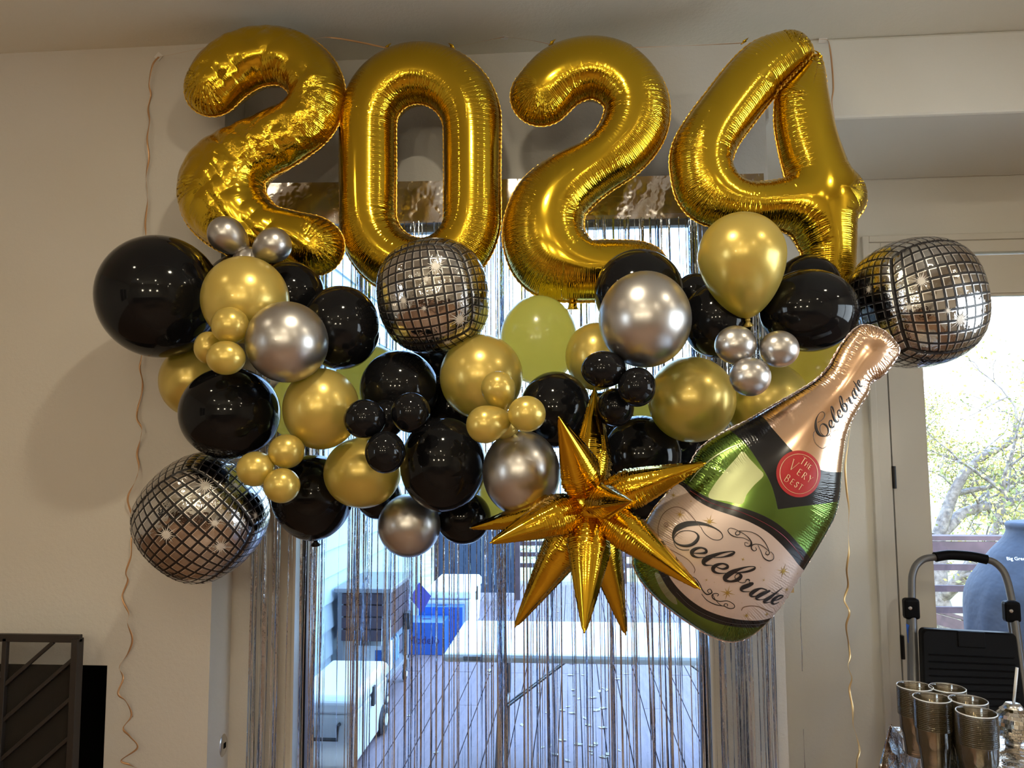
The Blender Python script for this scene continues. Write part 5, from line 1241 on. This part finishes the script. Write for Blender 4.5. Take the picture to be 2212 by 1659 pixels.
for s_ in [[(485, 920, 7), (490, 865, 7), (420, 770, 7), (300, 698, 7), (160, 620, 6), (100, 520, 6), (97, 400, 6), (150, 270, 6), (240, 192, 6), (330, 176, 7), (420, 225, 8), (500, 320, 8), (560, 400, 6)],
           [(188, 375, 5), (172, 388, 5), (186, 402, 5), (203, 382, 5), (188, 357, 5), (162, 372, 5), (164, 402, 5), (190, 412, 5)], [(1038, 1360, 8), (1060, 1322, 8), (1140, 1306, 9), (1240, 1320, 9), (1340, 1368, 9), (1440, 1415, 9)]]:
    stroke(gp_, s_, g_map, g_w)
gp_.build('flourish_print', M['brownink'], bt)
def ray_star(mb, cx, cy, r_, nr, rot=0.0):
    for k in range(nr):
        a = rot + 2 * PI * k / nr; l_ = r_ * (1.0 if k % 2 == 0 else 0.72) if nr > 4 else r_
        stroke(mb, [(cx, cy, r_ * (0.17 if nr > 4 else 0.42)), (cx + l_ * 0.5 * math.cos(a), cy + l_ * 0.5 * math.sin(a), r_ * (0.08 if nr > 4 else 0.13)), (cx + l_ * math.cos(a), cy + l_ * math.sin(a), 0.6)], g_map, g_w, n=3, off=0.0011)
for cx, cy, r_ in ((335, 258, 66), (655, 330, 85), (1515, 905, 92), (865, 1145, 92), (1105, 1425, 56), (1360, 1425, 40), (1590, 1140, 50), (280, 45, 50), (340, 828, 45)): gs = MB(); ray_star(gs, cx, cy, r_, 8, 0.25); gs.build('star_print', M['goldink'], bt)
gs = MB()
for cx, cy, r_ in ((1028, 753, 28), (623, 998, 20), (1280, 1000, 22), (462, 105, 18), (1713, 955, 14), (195, 575, 13)): ray_star(gs, cx, cy, r_, 4, 0.35)
for cx, cy in ((1235, 850), (1457, 767), (713, 1023), (1037, 1265), (850, 1370), (1217, 1353), (1203, 1447), (140, 512), (328, 133), (1305, 1478), (1452, 1355)): ray_star(gs, cx, cy, 9, 4, 0.0)
gs.build('sparkle_print', M['goldink'], bt, kind='stuff')
# thin red line in the upper black band and pale line in the lower one
rl = MB(); c5w = frE.m(1600, 1050) / 2.305
stroke(rl, [(330, 870, 2), (420, 925, 2), (560, 968, 2), (680, 1025, 2), (760, 1080, 2), (830, 1150, 2), (880, 1205, 2)], b5, c5w); rl.build('trim_line', mat('trim_line_red', (0.25, 0.03, 0.05), 0.3, 0.5), bt)
rl = MB(); stroke(rl, [(262, 1358, 2), (330, 1425, 2), (420, 1475, 2), (520, 1508, 2), (640, 1521, 2), (720, 1517, 2)], b5, c5w); rl.build('trim_line', mat('trim_line_grey', (0.10, 0.09, 0.09), 0.3, 0.5), bt)
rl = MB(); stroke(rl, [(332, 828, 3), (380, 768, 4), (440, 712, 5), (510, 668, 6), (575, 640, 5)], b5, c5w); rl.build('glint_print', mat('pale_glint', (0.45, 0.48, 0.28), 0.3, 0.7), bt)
# neck script, reusing the word turned to run up the neck
nk_ = MB(); th = math.radians(-87.5); ks = 0.376
def n_map(x, y):
    dx, dy = (x - 390) * ks, (y - 480) * ks * 1.15
    X_, Y_ = 466 + dx * math.cos(th) - dy * math.sin(th), 990 + dx * math.sin(th) + dy * math.cos(th)
    return frE.uv(1640 + X_ / 3.95, 680 + Y_ / 3.95)
nw_ = frE.m(1760, 900) / 3.95 * ks
for s_ in CEL: stroke(nk_, [(a, b, w * 1.0) for a, b, w in s_], n_map, nw_ * 1.1, off=0.0016, minw=0.0006)
stroke(nk_, [(620, 985, 3), (570, 1000, 3), (540, 1060, 3), (510, 1115, 3), (460, 1140, 3), (405, 1100, 3), (388, 1040, 3), (400, 1000, 3), (430, 975, 3)], lambda x, y: frE.uv(1640 + x / 3.95, 680 + y / 3.95), frE.m(1760, 900) / 3.95, off=0.0016)
nk_.build('lettering', M['ink'], bt)['label'] = 'small black script word Celebrate along the bottle neck'
# red seal
sl2 = MB(); cx, cy, rr_ = 838, 787, 111; ng, na = 8, 64; P2 = []
for i in range(ng + 1):
    for k in range(na): a = 2 * PI * k / na; P2.append(b5(cx + rr_ * (i / ng) * math.cos(a), cy + rr_ * (i / ng) * math.sin(a)))
P2 = np.array(P2); S3 = fE.surf(P2[:, 0], P2[:, 1], 0.0014)
sl2.add([tuple(x) for x in S3], [(i * na + k, i * na + (k + 1) % na, (i + 1) * na + (k + 1) % na, (i + 1) * na + k) for i in range(ng) for k in range(na)])
seal = sl2.build('red_seal', M['redink'], bt, smooth=True); seal['label'] = 'round red seal reading THE VERY BEST'
sg_ = MB(); stroke(sg_, [(cx + 94 * math.cos(2 * PI * k / 24), cy + 94 * math.sin(2 * PI * k / 24), 2.2) for k in range(25)], b5, c5w, off=0.0024)
GL = {'T': [[(-.42, .5), (.42, .5)], [(0, .5), (0, -.5)]], 'H': [[(-.38, .5), (-.38, -.5)], [(.38, .5), (.38, -.5)], [(-.38, 0), (.38, 0)]],
      'E': [[(-.3, .5), (-.3, -.5)], [(-.3, .5), (.3, .5), ], [(-.3, 0), (.2, 0)], [(-.3, -.5), (.32, -.5)]], 'V': [[(-.42, .5), (0, -.5)], [(0, -.5), (.42, .5)]],
      'R': [[(-.3, .5), (-.3, -.5)], [(-.3, .5), (.1, .48), (.26, .26), (.1, .02), (-.3, 0)], [(-.02, 0), (.42, -.5)]], 'Y': [[(-.4, .5), (0, 0)], [(.4, .5), (0, 0)], [(0, 0), (0, -.5)]],
      'B': [[(-.3, .5), (-.3, -.5)], [(-.3, .5), (.05, .48), (.22, .27), (.05, .04), (-.3, .02)], [(-.3, .02), (.12, 0), (.3, -.25), (.12, -.48), (-.3, -.5)]],
      'S': [[(.26, .32), (.18, .46), (0, .5), (-.22, .38), (-.2, .16), (.05, .0), (.24, -.18), (.18, -.42), (-.05, -.5), (-.26, -.4), (-.3, -.26)]]}
SER = {'T': [(0, -.5)], 'H': [(-.38, .5), (-.38, -.5), (.38, .5), (.38, -.5)], 'E': [], 'V': [(-.42, .5), (.42, .5)], 'R': [(-.3, -.5), (.42, -.5)], 'Y': [(-.4, .5), (.4, .5), (0, -.5)], 'B': [], 'S': []}
tha = math.radians(35)
for ch, gx_, gy_, hh_ in (('T', 287, 1243, 60), ('H', 318, 1273, 40), ('E', 345, 1297, 40), ('V', 206, 1280, 86), ('E', 254, 1336, 52), ('R', 295, 1363, 52), ('Y', 342, 1392, 54), ('B', 152, 1385, 62), ('E', 192, 1414, 46), ('S', 226, 1436, 46), ('T', 260, 1456, 48)):
    def gm(x, y):
        x_, y_ = x * hh_ * 0.72, -y * hh_
        return frE.uv(1640 + (gx_ + x_ * math.cos(tha) - y_ * math.sin(tha)) / 3.95, 680 + (gy_ + x_ * math.sin(tha) + y_ * math.cos(tha)) / 3.95)
    ws = frE.m(1700, 1030) / 3.95
    for li_, g_ in enumerate(GL[ch]): stroke(sg_, [(a, b, 5.5 if li_ == 0 and ch != 'T' or ch == 'T' and li_ == 1 else 3.2) for a, b in g_], gm, ws, off=0.0026, n=6)
    for (a, b) in SER[ch]: stroke(sg_, [(a - .12, b, 2.4), (a + .12, b, 2.4)], gm, ws, off=0.0026, n=3)
sg_.build('seal_lettering', mat('seal_gold', (0.62, 0.45, 0.25), 0.3, 0.4), bt)
# ------------------------------------------------------------------ ribbons, strings and tape
def ribbon(name, pts, wd, mt, label, cat='ribbon', group=None, tw=8.0, parent=None):
    P = catmull([tuple(p) for p in pts], 10); n = len(P); m_ = MB(); vs = []
    for i in range(n):
        d_ = Vector(P[min(i + 1, n - 1)]) - Vector(P[max(i - 1, 0)]); d_.normalize()
        x = d_.cross(Vector((0, 1, 0))); x.normalize(); y = Vector((0, 1, 0)); a = 0.9 * math.sin(i * 0.11 * tw / 8 + 1) + 0.5 * math.sin(i * 0.047)
        w_ = x * math.cos(a) * wd / 2 + y * math.sin(a) * wd / 2
        vs += [Vector(P[i]) - w_, Vector(P[i]) + w_]
    o_ = Vector(P[0]); m_.add([v - o_ for v in vs], [(2 * i, 2 * i + 1, 2 * i + 3, 2 * i + 2) for i in range(n - 1)])
    q = m_.build(name, M[mt], parent, o_, smooth=True); s_ = q.modifiers.new('s', 'SOLIDIFY'); s_.thickness = 0.0004
    if label: tag(q, label, cat, group)
    return q
def tape(px, py, Y, label, rx=0.0, size=0.013, ang=0.5, flat=False):
    P = at(px, py, Y) if not flat else atz(px, py, CEIL - 0.001)
    m_ = MB(); m_.box(-size, size, -0.0008, 0, -size, size); q = m_.build('tape_piece', M['tape'], None, P)
    q.rotation_euler = (-PI / 2 if flat else 0, ang if not flat else 0, ang if flat else 0); tag(q, label, 'tape', 'tape pieces holding the ribbon'); return q
tape(343, 122, YC - 0.002, 'white tape piece at the left end of the ribbon on the wall', ang=0.7)
tape(1091, 82, 0, 'white tape piece on the ceiling between the digit 0 and the second digit 2', flat=True, ang=0.4)
tape(1778, 85, YB - 0.002, 'white tape piece at the right end of the ribbon above the digit 4', ang=0.1, size=0.016)
zc = lambda px, py: atz(px, py, CEIL - 0.006)
def rp(pts, Ys): return [at(x, y, Y) for (x, y), Y in zip(pts, Ys)]
ribbon('hanging_ribbon', rp([(343, 123), (400, 112), (470, 96)], [2.72, 2.65, 2.56]), 0.005, 'ribbon', 'rose gold ribbon from the left tape to the crumpled digit 2', group='ribbons holding the digits')
ribbon('hanging_ribbon', rp([(652, 90), (690, 82), (716, 81), (760, 88), (800, 96), (836, 104)], [2.56, 2.60, 2.62, 2.62, 2.61, 2.60]), 0.006, 'ribbon', 'rose gold ribbon between the crumpled digit 2 and the digit 0', group='ribbons holding the digits')
ribbon('hanging_ribbon', rp([(976, 104), (1030, 92), (1089, 80)], [2.60, 2.66, 2.74]) , 0.004, 'ribbon', 'thin rose gold ribbon rising from the digit 0 to the ceiling tape', group='ribbons holding the digits')
ribbon('hanging_ribbon', rp([(1093, 80), (1140, 86), (1190, 96)], [2.74, 2.66, 2.56]), 0.005, 'ribbon', 'thin rose gold ribbon falling from the ceiling tape to the second digit 2', group='ribbons holding the digits')
ribbon('hanging_ribbon', rp([(1366, 103), (1450, 100), (1530, 97), (1606, 93)], [2.56, 2.6, 2.6, 2.57]), 0.007, 'ribbon', 'rose gold ribbon between the second digit 2 and the digit 4', group='ribbons holding the digits', tw=1)
ribbon('hanging_ribbon', rp([(1757, 86), (1786, 86), (1792, 100), (1797, 140), (1800, 190), (1797, 220), (1803, 260), (1805, 300), (1812, 360), (1818, 440)], [2.62, 2.88] + [2.88] * 8), 0.006, 'ribbon', 'rose gold ribbon hanging down the wall right of the digit 4', group='ribbons holding the digits')
L1 = [(343, 123), (330, 140), (322, 180), (326, 205), (320, 235), (323, 262), (318, 300), (322, 340), (316, 380), (319, 430), (314, 480), (315, 508), (313, 560), (310, 640), (308, 720), (306, 768), (302, 795), (308, 825), (306, 850), (298, 880), (296, 905), (306, 925), (303, 950), (296, 980), (300, 1010), (292, 1040), (276, 1075), (284, 1110), (292, 1132), (284, 1165), (283, 1200), (272, 1236), (276, 1255), (264, 1290), (278, 1325), (275, 1345), (286, 1380), (277, 1410), (258, 1440), (266, 1465), (255, 1498), (272, 1515), (284, 1545), (266, 1573), (280, 1590), (297, 1615), (262, 1642), (280, 1652), (300, 1664), (290, 1690)]
ribbon('curling_ribbon', rp(L1, [2.722 - 0.012 * (1 + math.sin(i * 1.3)) for i in range(len(L1))]), 0.0065, 'ribbon', 'long curled rose gold ribbon hanging down the left wall', tw=14)
L2 = [(1838, 905), (1832, 960), (1826, 1010), (1829, 1060), (1834, 1100), (1832, 1150), (1834, 1190), (1829, 1230), (1832, 1265), (1824, 1296), (1835, 1322), (1828, 1352), (1833, 1390), (1836, 1420), (1832, 1440), (1840, 1465), (1835, 1490), (1842, 1530), (1843, 1565), (1850, 1590), (1857, 1620), (1851, 1645), (1852, 1680)]
ribbon('curling_ribbon', rp(L2, [2.5 + 0.012 * math.sin(i * 1.7) for i in range(len(L2))]), 0.0062, 'ribbon2', 'long gold curling ribbon hanging under the bottle neck by the right door', tw=10)
b_ = MB(); p0 = at(1706, 1262, YB - 0.003); b_.box(0, 0.014, 0, 0.001, -0.03, 0.03); q = b_.build('tape_piece', M['ribbon2'], None, p0); tag(q, 'small beige tape strip on the corner by the bottle balloon', 'tape', 'tape pieces holding the ribbon')
ribbon('curtain_strand', rp([(1728, 1245), (1730, 1300), (1729, 1340), (1732, 1400), (1733, 1450)], [2.88] * 5), 0.003, 'strand', 'loose silver strand hanging beside the bottle balloon', 'strand')
ribbon('curtain_strand', rp([(1735, 1575), (1737, 1620), (1739, 1670)], [2.88] * 3), 0.003, 'strand', 'short loose silver strand low on the white wall', 'strand')

# ------------------------------------------------------------------ step stool leaning by the right door
def lp(cx, cy, off=0.0):
    px, py = 1700 + cx / 2.77, 1060 + cy / 2.77
    Y = 3.42 - (py - 1195) * 0.00072 - off
    return at(px, py, Y)
stl = empty('step_stool', (lp(1050, 900).x, 3.2, 0), 'folded step stool with grey tube handle and black step by the door', 'step stool'); so_ = stl.location
def ltube(name, pts, r_, mt, n=14):
    P = catmull([tuple(p) for p in pts], 8); m_ = MB(); m_.tube([Vector(p) - so_ for p in P], r_, n); return m_.build(name, M[mt], stl, smooth=True)
def tofloor(p, q):  # continue the line p->q to the floor
    p, q = Vector(p), Vector(q); return p + (q - p) * ((p.z - 0.02) / (p.z - q.z))
A0, A1 = lp(748, 700), lp(765, 1150)
ltube('handle', [A0, lp(747, 560), lp(752, 500), lp(775, 445), lp(822, 408), lp(890, 398)], 0.0145, 'grey_tube')
ltube('grip', [lp(885, 397), lp(960, 385), lp(1050, 388), (lp(1120, 396)), lp(1195, 412)], 0.0205, 'black_plastic')
B0, B1 = lp(1352, 700), lp(1412, 1150)
ltube('handle', [lp(1190, 411), lp(1240, 428), lp(1290, 475), lp(1318, 540), lp(1335, 610), B0], 0.0145, 'grey_tube')
ltube('leg', [A0, A1, tofloor(A0, A1)], 0.0165, 'grey_tube'); ltube('leg', [B0, B1, tofloor(B0, B1)], 0.0165, 'grey_tube')
R0, R1 = lp(727, 740, -0.06), lp(737, 1130, -0.06); ltube('leg', [R0, R1, tofloor(R0, R1) + Vector((0, 0.02, 0))], 0.010, 'grey_tube')
R0, R1 = lp(1325, 740, -0.06), lp(1398, 1180, -0.06); ltube('leg', [R0, R1, tofloor(R0, R1) + Vector((0, 0.02, 0))], 0.010, 'grey_tube')
for cx_, cy_ in ((742, 705), (1342, 722)):
    c_ = lp(cx_, cy_, 0.01) - so_; m_ = MB()
    m_.box(c_.x - 0.030, c_.x + 0.030, c_.y - 0.022, c_.y + 0.022, c_.z - 0.042, c_.z + 0.042); q = m_.build('joint_bracket', M['black_plastic'], stl, bevel=0.012)
    m_ = MB(); m_.lathe([(0, 0.004), (0.007, 0.003), (0.008, 0)], 14); r2 = m_.build('rivet', M['steel'], q, (c_.x - 0.012, c_.y - 0.0215, c_.z + 0.006)); r2.rotation_euler = (PI / 2, 0, 0)
# folded black step (rounded plate with ribs and a latch recess)
c00, c10, c01, c11 = [lp(*p, 0.05) - so_ for p in ((785, 815), (1345, 845), (812, 1600), (1440, 1600))]
def sp(u, v, out=0.0): 
    a = c00.lerp(c10, u); b = c01.lerp(c11, u); return a.lerp(b, v) + Vector((0, -out, 0))
m_ = MB(); loop = []
for (cu, cv, a0) in ((0.05, 0.045, 180), (0.95, 0.045, 270), (0.95, 0.955, 0), (0.05, 0.955, 90)):
    for k in range(6): a = math.radians(a0 + k * 18); loop.append((cu + 0.05 * math.cos(a), cv + 0.045 * math.sin(a)))
n = len(loop); vs = [sp(u, v, 0.0) for u, v in loop] + [sp(u, v, 0.028) for u, v in loop] + [sp(0.5 + (u - 0.5) * 0.97, 0.5 + (v - 0.5) * 0.97, 0.034) for u, v in loop]
m_.add(vs, [tuple(range(n))] + [(k, (k + 1) % n, n + (k + 1) % n, n + k) for k in range(n)] + [(n + k, n + (k + 1) % n, 2 * n + (k + 1) % n, 2 * n + k) for k in range(n)] + [tuple(2 * n + k for k in range(n))[::-1]])
q = m_.build('step', M['black_plastic'], stl)
m_ = MB()
for k in range(12):
    v = 0.20 + k * 0.055; m_.bar(sp(0.06, v, 0.035), sp(0.94, v, 0.035), 0.010, 0.003)
m_.build('tread_rib', M['black_plastic'], q, kind='stuff')
m_ = MB(); vs = [sp(u, v, o_) for o_ in (0.033, 0.040) for u, v in ((0.37, 0.0), (0.66, 0.0), (0.66, 0.13), (0.37, 0.13))]
m_.add(vs, [(0, 1, 2, 3), (7, 6, 5, 4), (0, 4, 5, 1), (1, 5, 6, 2), (2, 6, 7, 3), (3, 7, 4, 0)]); m_.build('latch', M['black_plastic'], stl, bevel=0.004)
m_ = MB(); p = lp(733, 860, -0.02) - so_; m_.add([p + Vector(v) for v in ((-0.016, -0.01, 0.045), (0.008, -0.012, 0.035), (0.014, -0.02, 0.0), (0.010, -0.014, -0.05), (-0.012, -0.01, -0.03))], [(0, 1, 2, 3, 4)])
q = m_.build('blue_tape', M['bluetape'], stl); s_ = q.modifiers.new('s', 'SOLIDIFY'); s_.thickness = 0.002

# ------------------------------------------------------------------ drinks table with silver cover
ZT = 0.765
A = atz(1925, 1567, ZT); e1 = (atz(2160, 1588, ZT) - A); e1.normalize(); e2 = (atz(2010, 1659, ZT) - A); e2.normalize()
tb = empty('drinks_table', A + e1 * 0.4 + e2 * 0.6 - Vector((0, 0, ZT)), 'party table under a shiny silver foil cover in the lower right corner', 'table'); tbo = tb.location
L1_, L2_ = 0.80, 1.25
m_ = MB(); q4 = [A, A + e1 * L1_, A + e1 * L1_ + e2 * L2_, A + e2 * L2_]
m_.add([p - tbo + Vector((0, 0, dz)) for dz in (-0.03, -0.004) for p in q4], [(3, 2, 1, 0), (4, 5, 6, 7)] + [(k, (k + 1) % 4, 4 + (k + 1) % 4, 4 + k) for k in range(4)])
m_.build('tabletop', M['whiteplastic'], tb)
for a_, b2 in ((0.1, 0.1), (0.9, 0.1), (0.9, 0.9), (0.1, 0.9)):
    p = A + e1 * L1_ * a_ + e2 * L2_ * b2 - tbo; m_ = MB(); m_.tube([(p.x, p.y, ZT - 0.03), (p.x, p.y, 0.0)], 0.016, 10); m_.build('leg', M['grey_tube2'], tb)
# the cover: crumpled sheet on top and gathered skirt down the sides
m_ = MB(); n1, n2 = 44, 66; vs = []; Rn = np.random.default_rng(4); ph_ = Rn.uniform(0, 6, 12)
def wr(u, v):
    return 0.0016 * (math.sin(u * 60 + 3 * math.sin(v * 23 + ph_[0])) + math.sin(v * 71 + 3 * math.sin(u * 31 + ph_[1])) + abs(math.sin(u * 37 - v * 29 + ph_[2])) * 1.5)
for j in range(n2 + 1):
    for i in range(n1 + 1):
        u, v = L1_ * i / n1, L2_ * j / n2; p = A + e1 * u + e2 * v - tbo; vs.append((p.x, p.y, ZT + wr(u, v)))
m_.add(vs, [(j * (n1 + 1) + i, (j + 1) * (n1 + 1) + i, (j + 1) * (n1 + 1) + i + 1, j * (n1 + 1) + i + 1) for j in range(n2) for i in range(n1)])
def skirt(p0, d_, Ls_, outv, n=110, dz=0.42):
    vs = []
    for j in range(9):
        t = j / 8
        for i in range(n + 1):
            s_ = Ls_ * i / n; fold = (0.018 * math.sin(s_ * 42 + 1) + 0.010 * math.sin(s_ * 97 + 2.0 * t)) * t ** 0.8 + 0.028 * t
            if i == 0: fold += 0.05 * t
            p = p0 + d_ * s_ + outv * fold - tbo; vs.append((p.x, p.y, ZT + wr((p0 + d_ * s_ - A).dot(e1), (p0 + d_ * s_ - A).dot(e2)) - dz * t ** 1.1))
    m_.add(vs, [(j * (n + 1) + i, (j + 1) * (n + 1) + i, (j + 1) * (n + 1) + i + 1, j * (n + 1) + i + 1) for j in range(8) for i in range(n)])
nrm1 = Vector((e1.y, -e1.x, 0)); nrm1 = nrm1 if nrm1.dot(e2) < 0 else -nrm1; nrm2 = Vector((e2.y, -e2.x, 0)); nrm2 = nrm2 if nrm2.dot(e1) < 0 else -nrm2
skirt(A, e2, L2_, nrm2); skirt(A, e1, L1_, nrm1)
cc_ = m_.build('silver_cover', M['cloth'], tb, smooth=True); cc_['label'] = 'shiny crumpled silver table cover'
# gathered corner cone
m_ = MB(); vs = []; n = 40
for j in range(9):
    t = j / 8
    for i in range(n + 1):
        a = -0.3 + 2.6 * i / n; r_ = 0.004 + 0.10 * t + 0.010 * t * math.sin(i * 1.9); d_ = nrm2 * math.cos(a) + nrm1 * math.sin(a)
        p = A + d_ * r_ - tbo; vs.append((p.x, p.y, ZT + 0.002 - 0.38 * t))
m_.add(vs, [(j * (n + 1) + i, (j + 1) * (n + 1) + i, (j + 1) * (n + 1) + i + 1, j * (n + 1) + i + 1) for j in range(8) for i in range(n)]); m_.build('corner_fold', M['cloth'], tb, smooth=True)

# stacks of plastic cups
cp = MB(); cpf = [(0.0, 0.004), (0.026, 0.003), (0.0285, 0.0), (0.0295, 0.004), (0.0305, 0.02), (0.0345, 0.052), (0.0385, 0.062), (0.0402, 0.094), (0.0412, 0.0955), (0.0415, 0.0975), (0.0402, 0.0985), (0.0392, 0.096), (0.0376, 0.063), (0.0336, 0.053), (0.0292, 0.02), (0.0278, 0.007), (0.0, 0.006)]
cp.lathe(cpf, 36); cme = D.meshes.new('plastic_cup'); cme.from_pydata(cp.v, [], cp.f); cme.materials.append(M['cup']); cme.polygons.foreach_set('use_smooth', [True] * len(cp.f))
rmb = MB(); rmb.lathe([(0.0413, 0.0962), (0.0420, 0.0970), (0.0419, 0.0982), (0.0409, 0.0988), (0.0404, 0.0980)], 36); rme = D.meshes.new('rim'); rme.from_pydata(rmb.v, [], rmb.f); rme.materials.append(M['cup']); rme2 = rme.copy(); rme2.materials.clear(); rme2.materials.append(M['cuprim'])
NST = 17; ST = 0.0042; zr = ZT + 0.004 + 0.0985 + ST * (NST - 1)
for (px, py, wh) in ((1976, 1481, 'back left'), (2046, 1485, 'back right'), (2013, 1506, 'middle left'), (2091, 1511, 'middle right'), (2109, 1537, 'front')):
    p = atz(px, py, zr)
    for k in range(NST):
        q = link('plastic_cup', cme, None, (p.x, p.y, ZT + 0.004 + ST * k)); link('rim', rme2 if k == NST - 1 else rme, q)
        gsn = 'nested plastic cups of the %s stack' % wh
        if k == 0: lab, g_ = 'bottom clear plastic cup of the %s stack, standing on the silver table cover' % wh, None
        elif k == NST - 1: lab, g_ = 'topmost clear plastic cup of the %s stack on the silver table' % wh, None
        else: lab, g_ = 'clear plastic cup nested inside the %s stack on the silver table' % wh, gsn
        tag(q, lab, 'cup', gsn)

# mirror ball cup with straw
bc = atz(2190, 1561, ZT + 0.055); rb_ = 0.046
db = empty('mirror_ball_cup', (bc.x, bc.y, ZT), 'round mirror tiled cup with a clear straw beside the cup stacks', 'cup')
m_ = MB(); zc0 = 0.052; nr_ = 15
m_.lathe([(rb_ * 0.985 * math.sin(PI * i / 20) + 0.0003, zc0 + rb_ * 0.985 * -math.cos(PI * i / 20)) for i in range(21)], 32); m_.build('ball', M['steel'], db, smooth=True)
m_ = MB(); Rt = random.Random(2)
for i in range(1, nr_):
    th_ = PI * i / nr_; nc = max(6, int(2 * PI * math.sin(th_) / (PI / nr_)))
    for k in range(nc):
        ph2 = 2 * PI * (k + 0.5 * (i % 2)) / nc; nrm = Vector((math.sin(th_) * math.cos(ph2), math.sin(th_) * math.sin(ph2), -math.cos(th_)))
        ta = nrm.cross(Vector((0, 0, 1))).normalized(); tb_ = nrm.cross(ta); nj = (nrm + ta * Rt.gauss(0, 0.05) + tb_ * Rt.gauss(0, 0.05)).normalized(); s_ = rb_ * PI / nr_ * 0.46
        ta2 = nj.cross(tb_).normalized(); tb2 = nj.cross(ta2); c_ = nrm * (rb_ * 1.012) + Vector((0, 0, zc0))
        m_.add([c_ + ta2 * s_ * a + tb2 * s_ * b + nj * h_ for h_, kk in ((0, 1), ) for a, b in ((-1, -1), (1, -1), (1, 1), (-1, 1))], [(0, 1, 2, 3)])
m_.build('mirror_tiles', M['mirror'], db, kind='stuff')
m_ = MB(); m_.lathe([(0.020, 0.002), (0.024, 0.0), (0.022, 0.008), (0.016, 0.012)], 24); m_.build('foot_ring', M['steel'], db, smooth=True)
m_ = MB(); m_.lathe([(0.0, zc0 + rb_ + 0.006), (0.017, zc0 + rb_ + 0.005), (0.022, zc0 + rb_ - 0.002), (0.024, zc0 + rb_ - 0.008)], 28); m_.build('lid', M['steel'], db, smooth=True)
tq = at(2197, 1442, bc.y - 0.0); m_ = MB(); m_.tube([(0.0, 0, zc0 + rb_ - 0.01), (tq.x - bc.x, 0, tq.z - ZT)], 0.0036, 12); m_.build('straw', M['cuprim'], db, smooth=True)
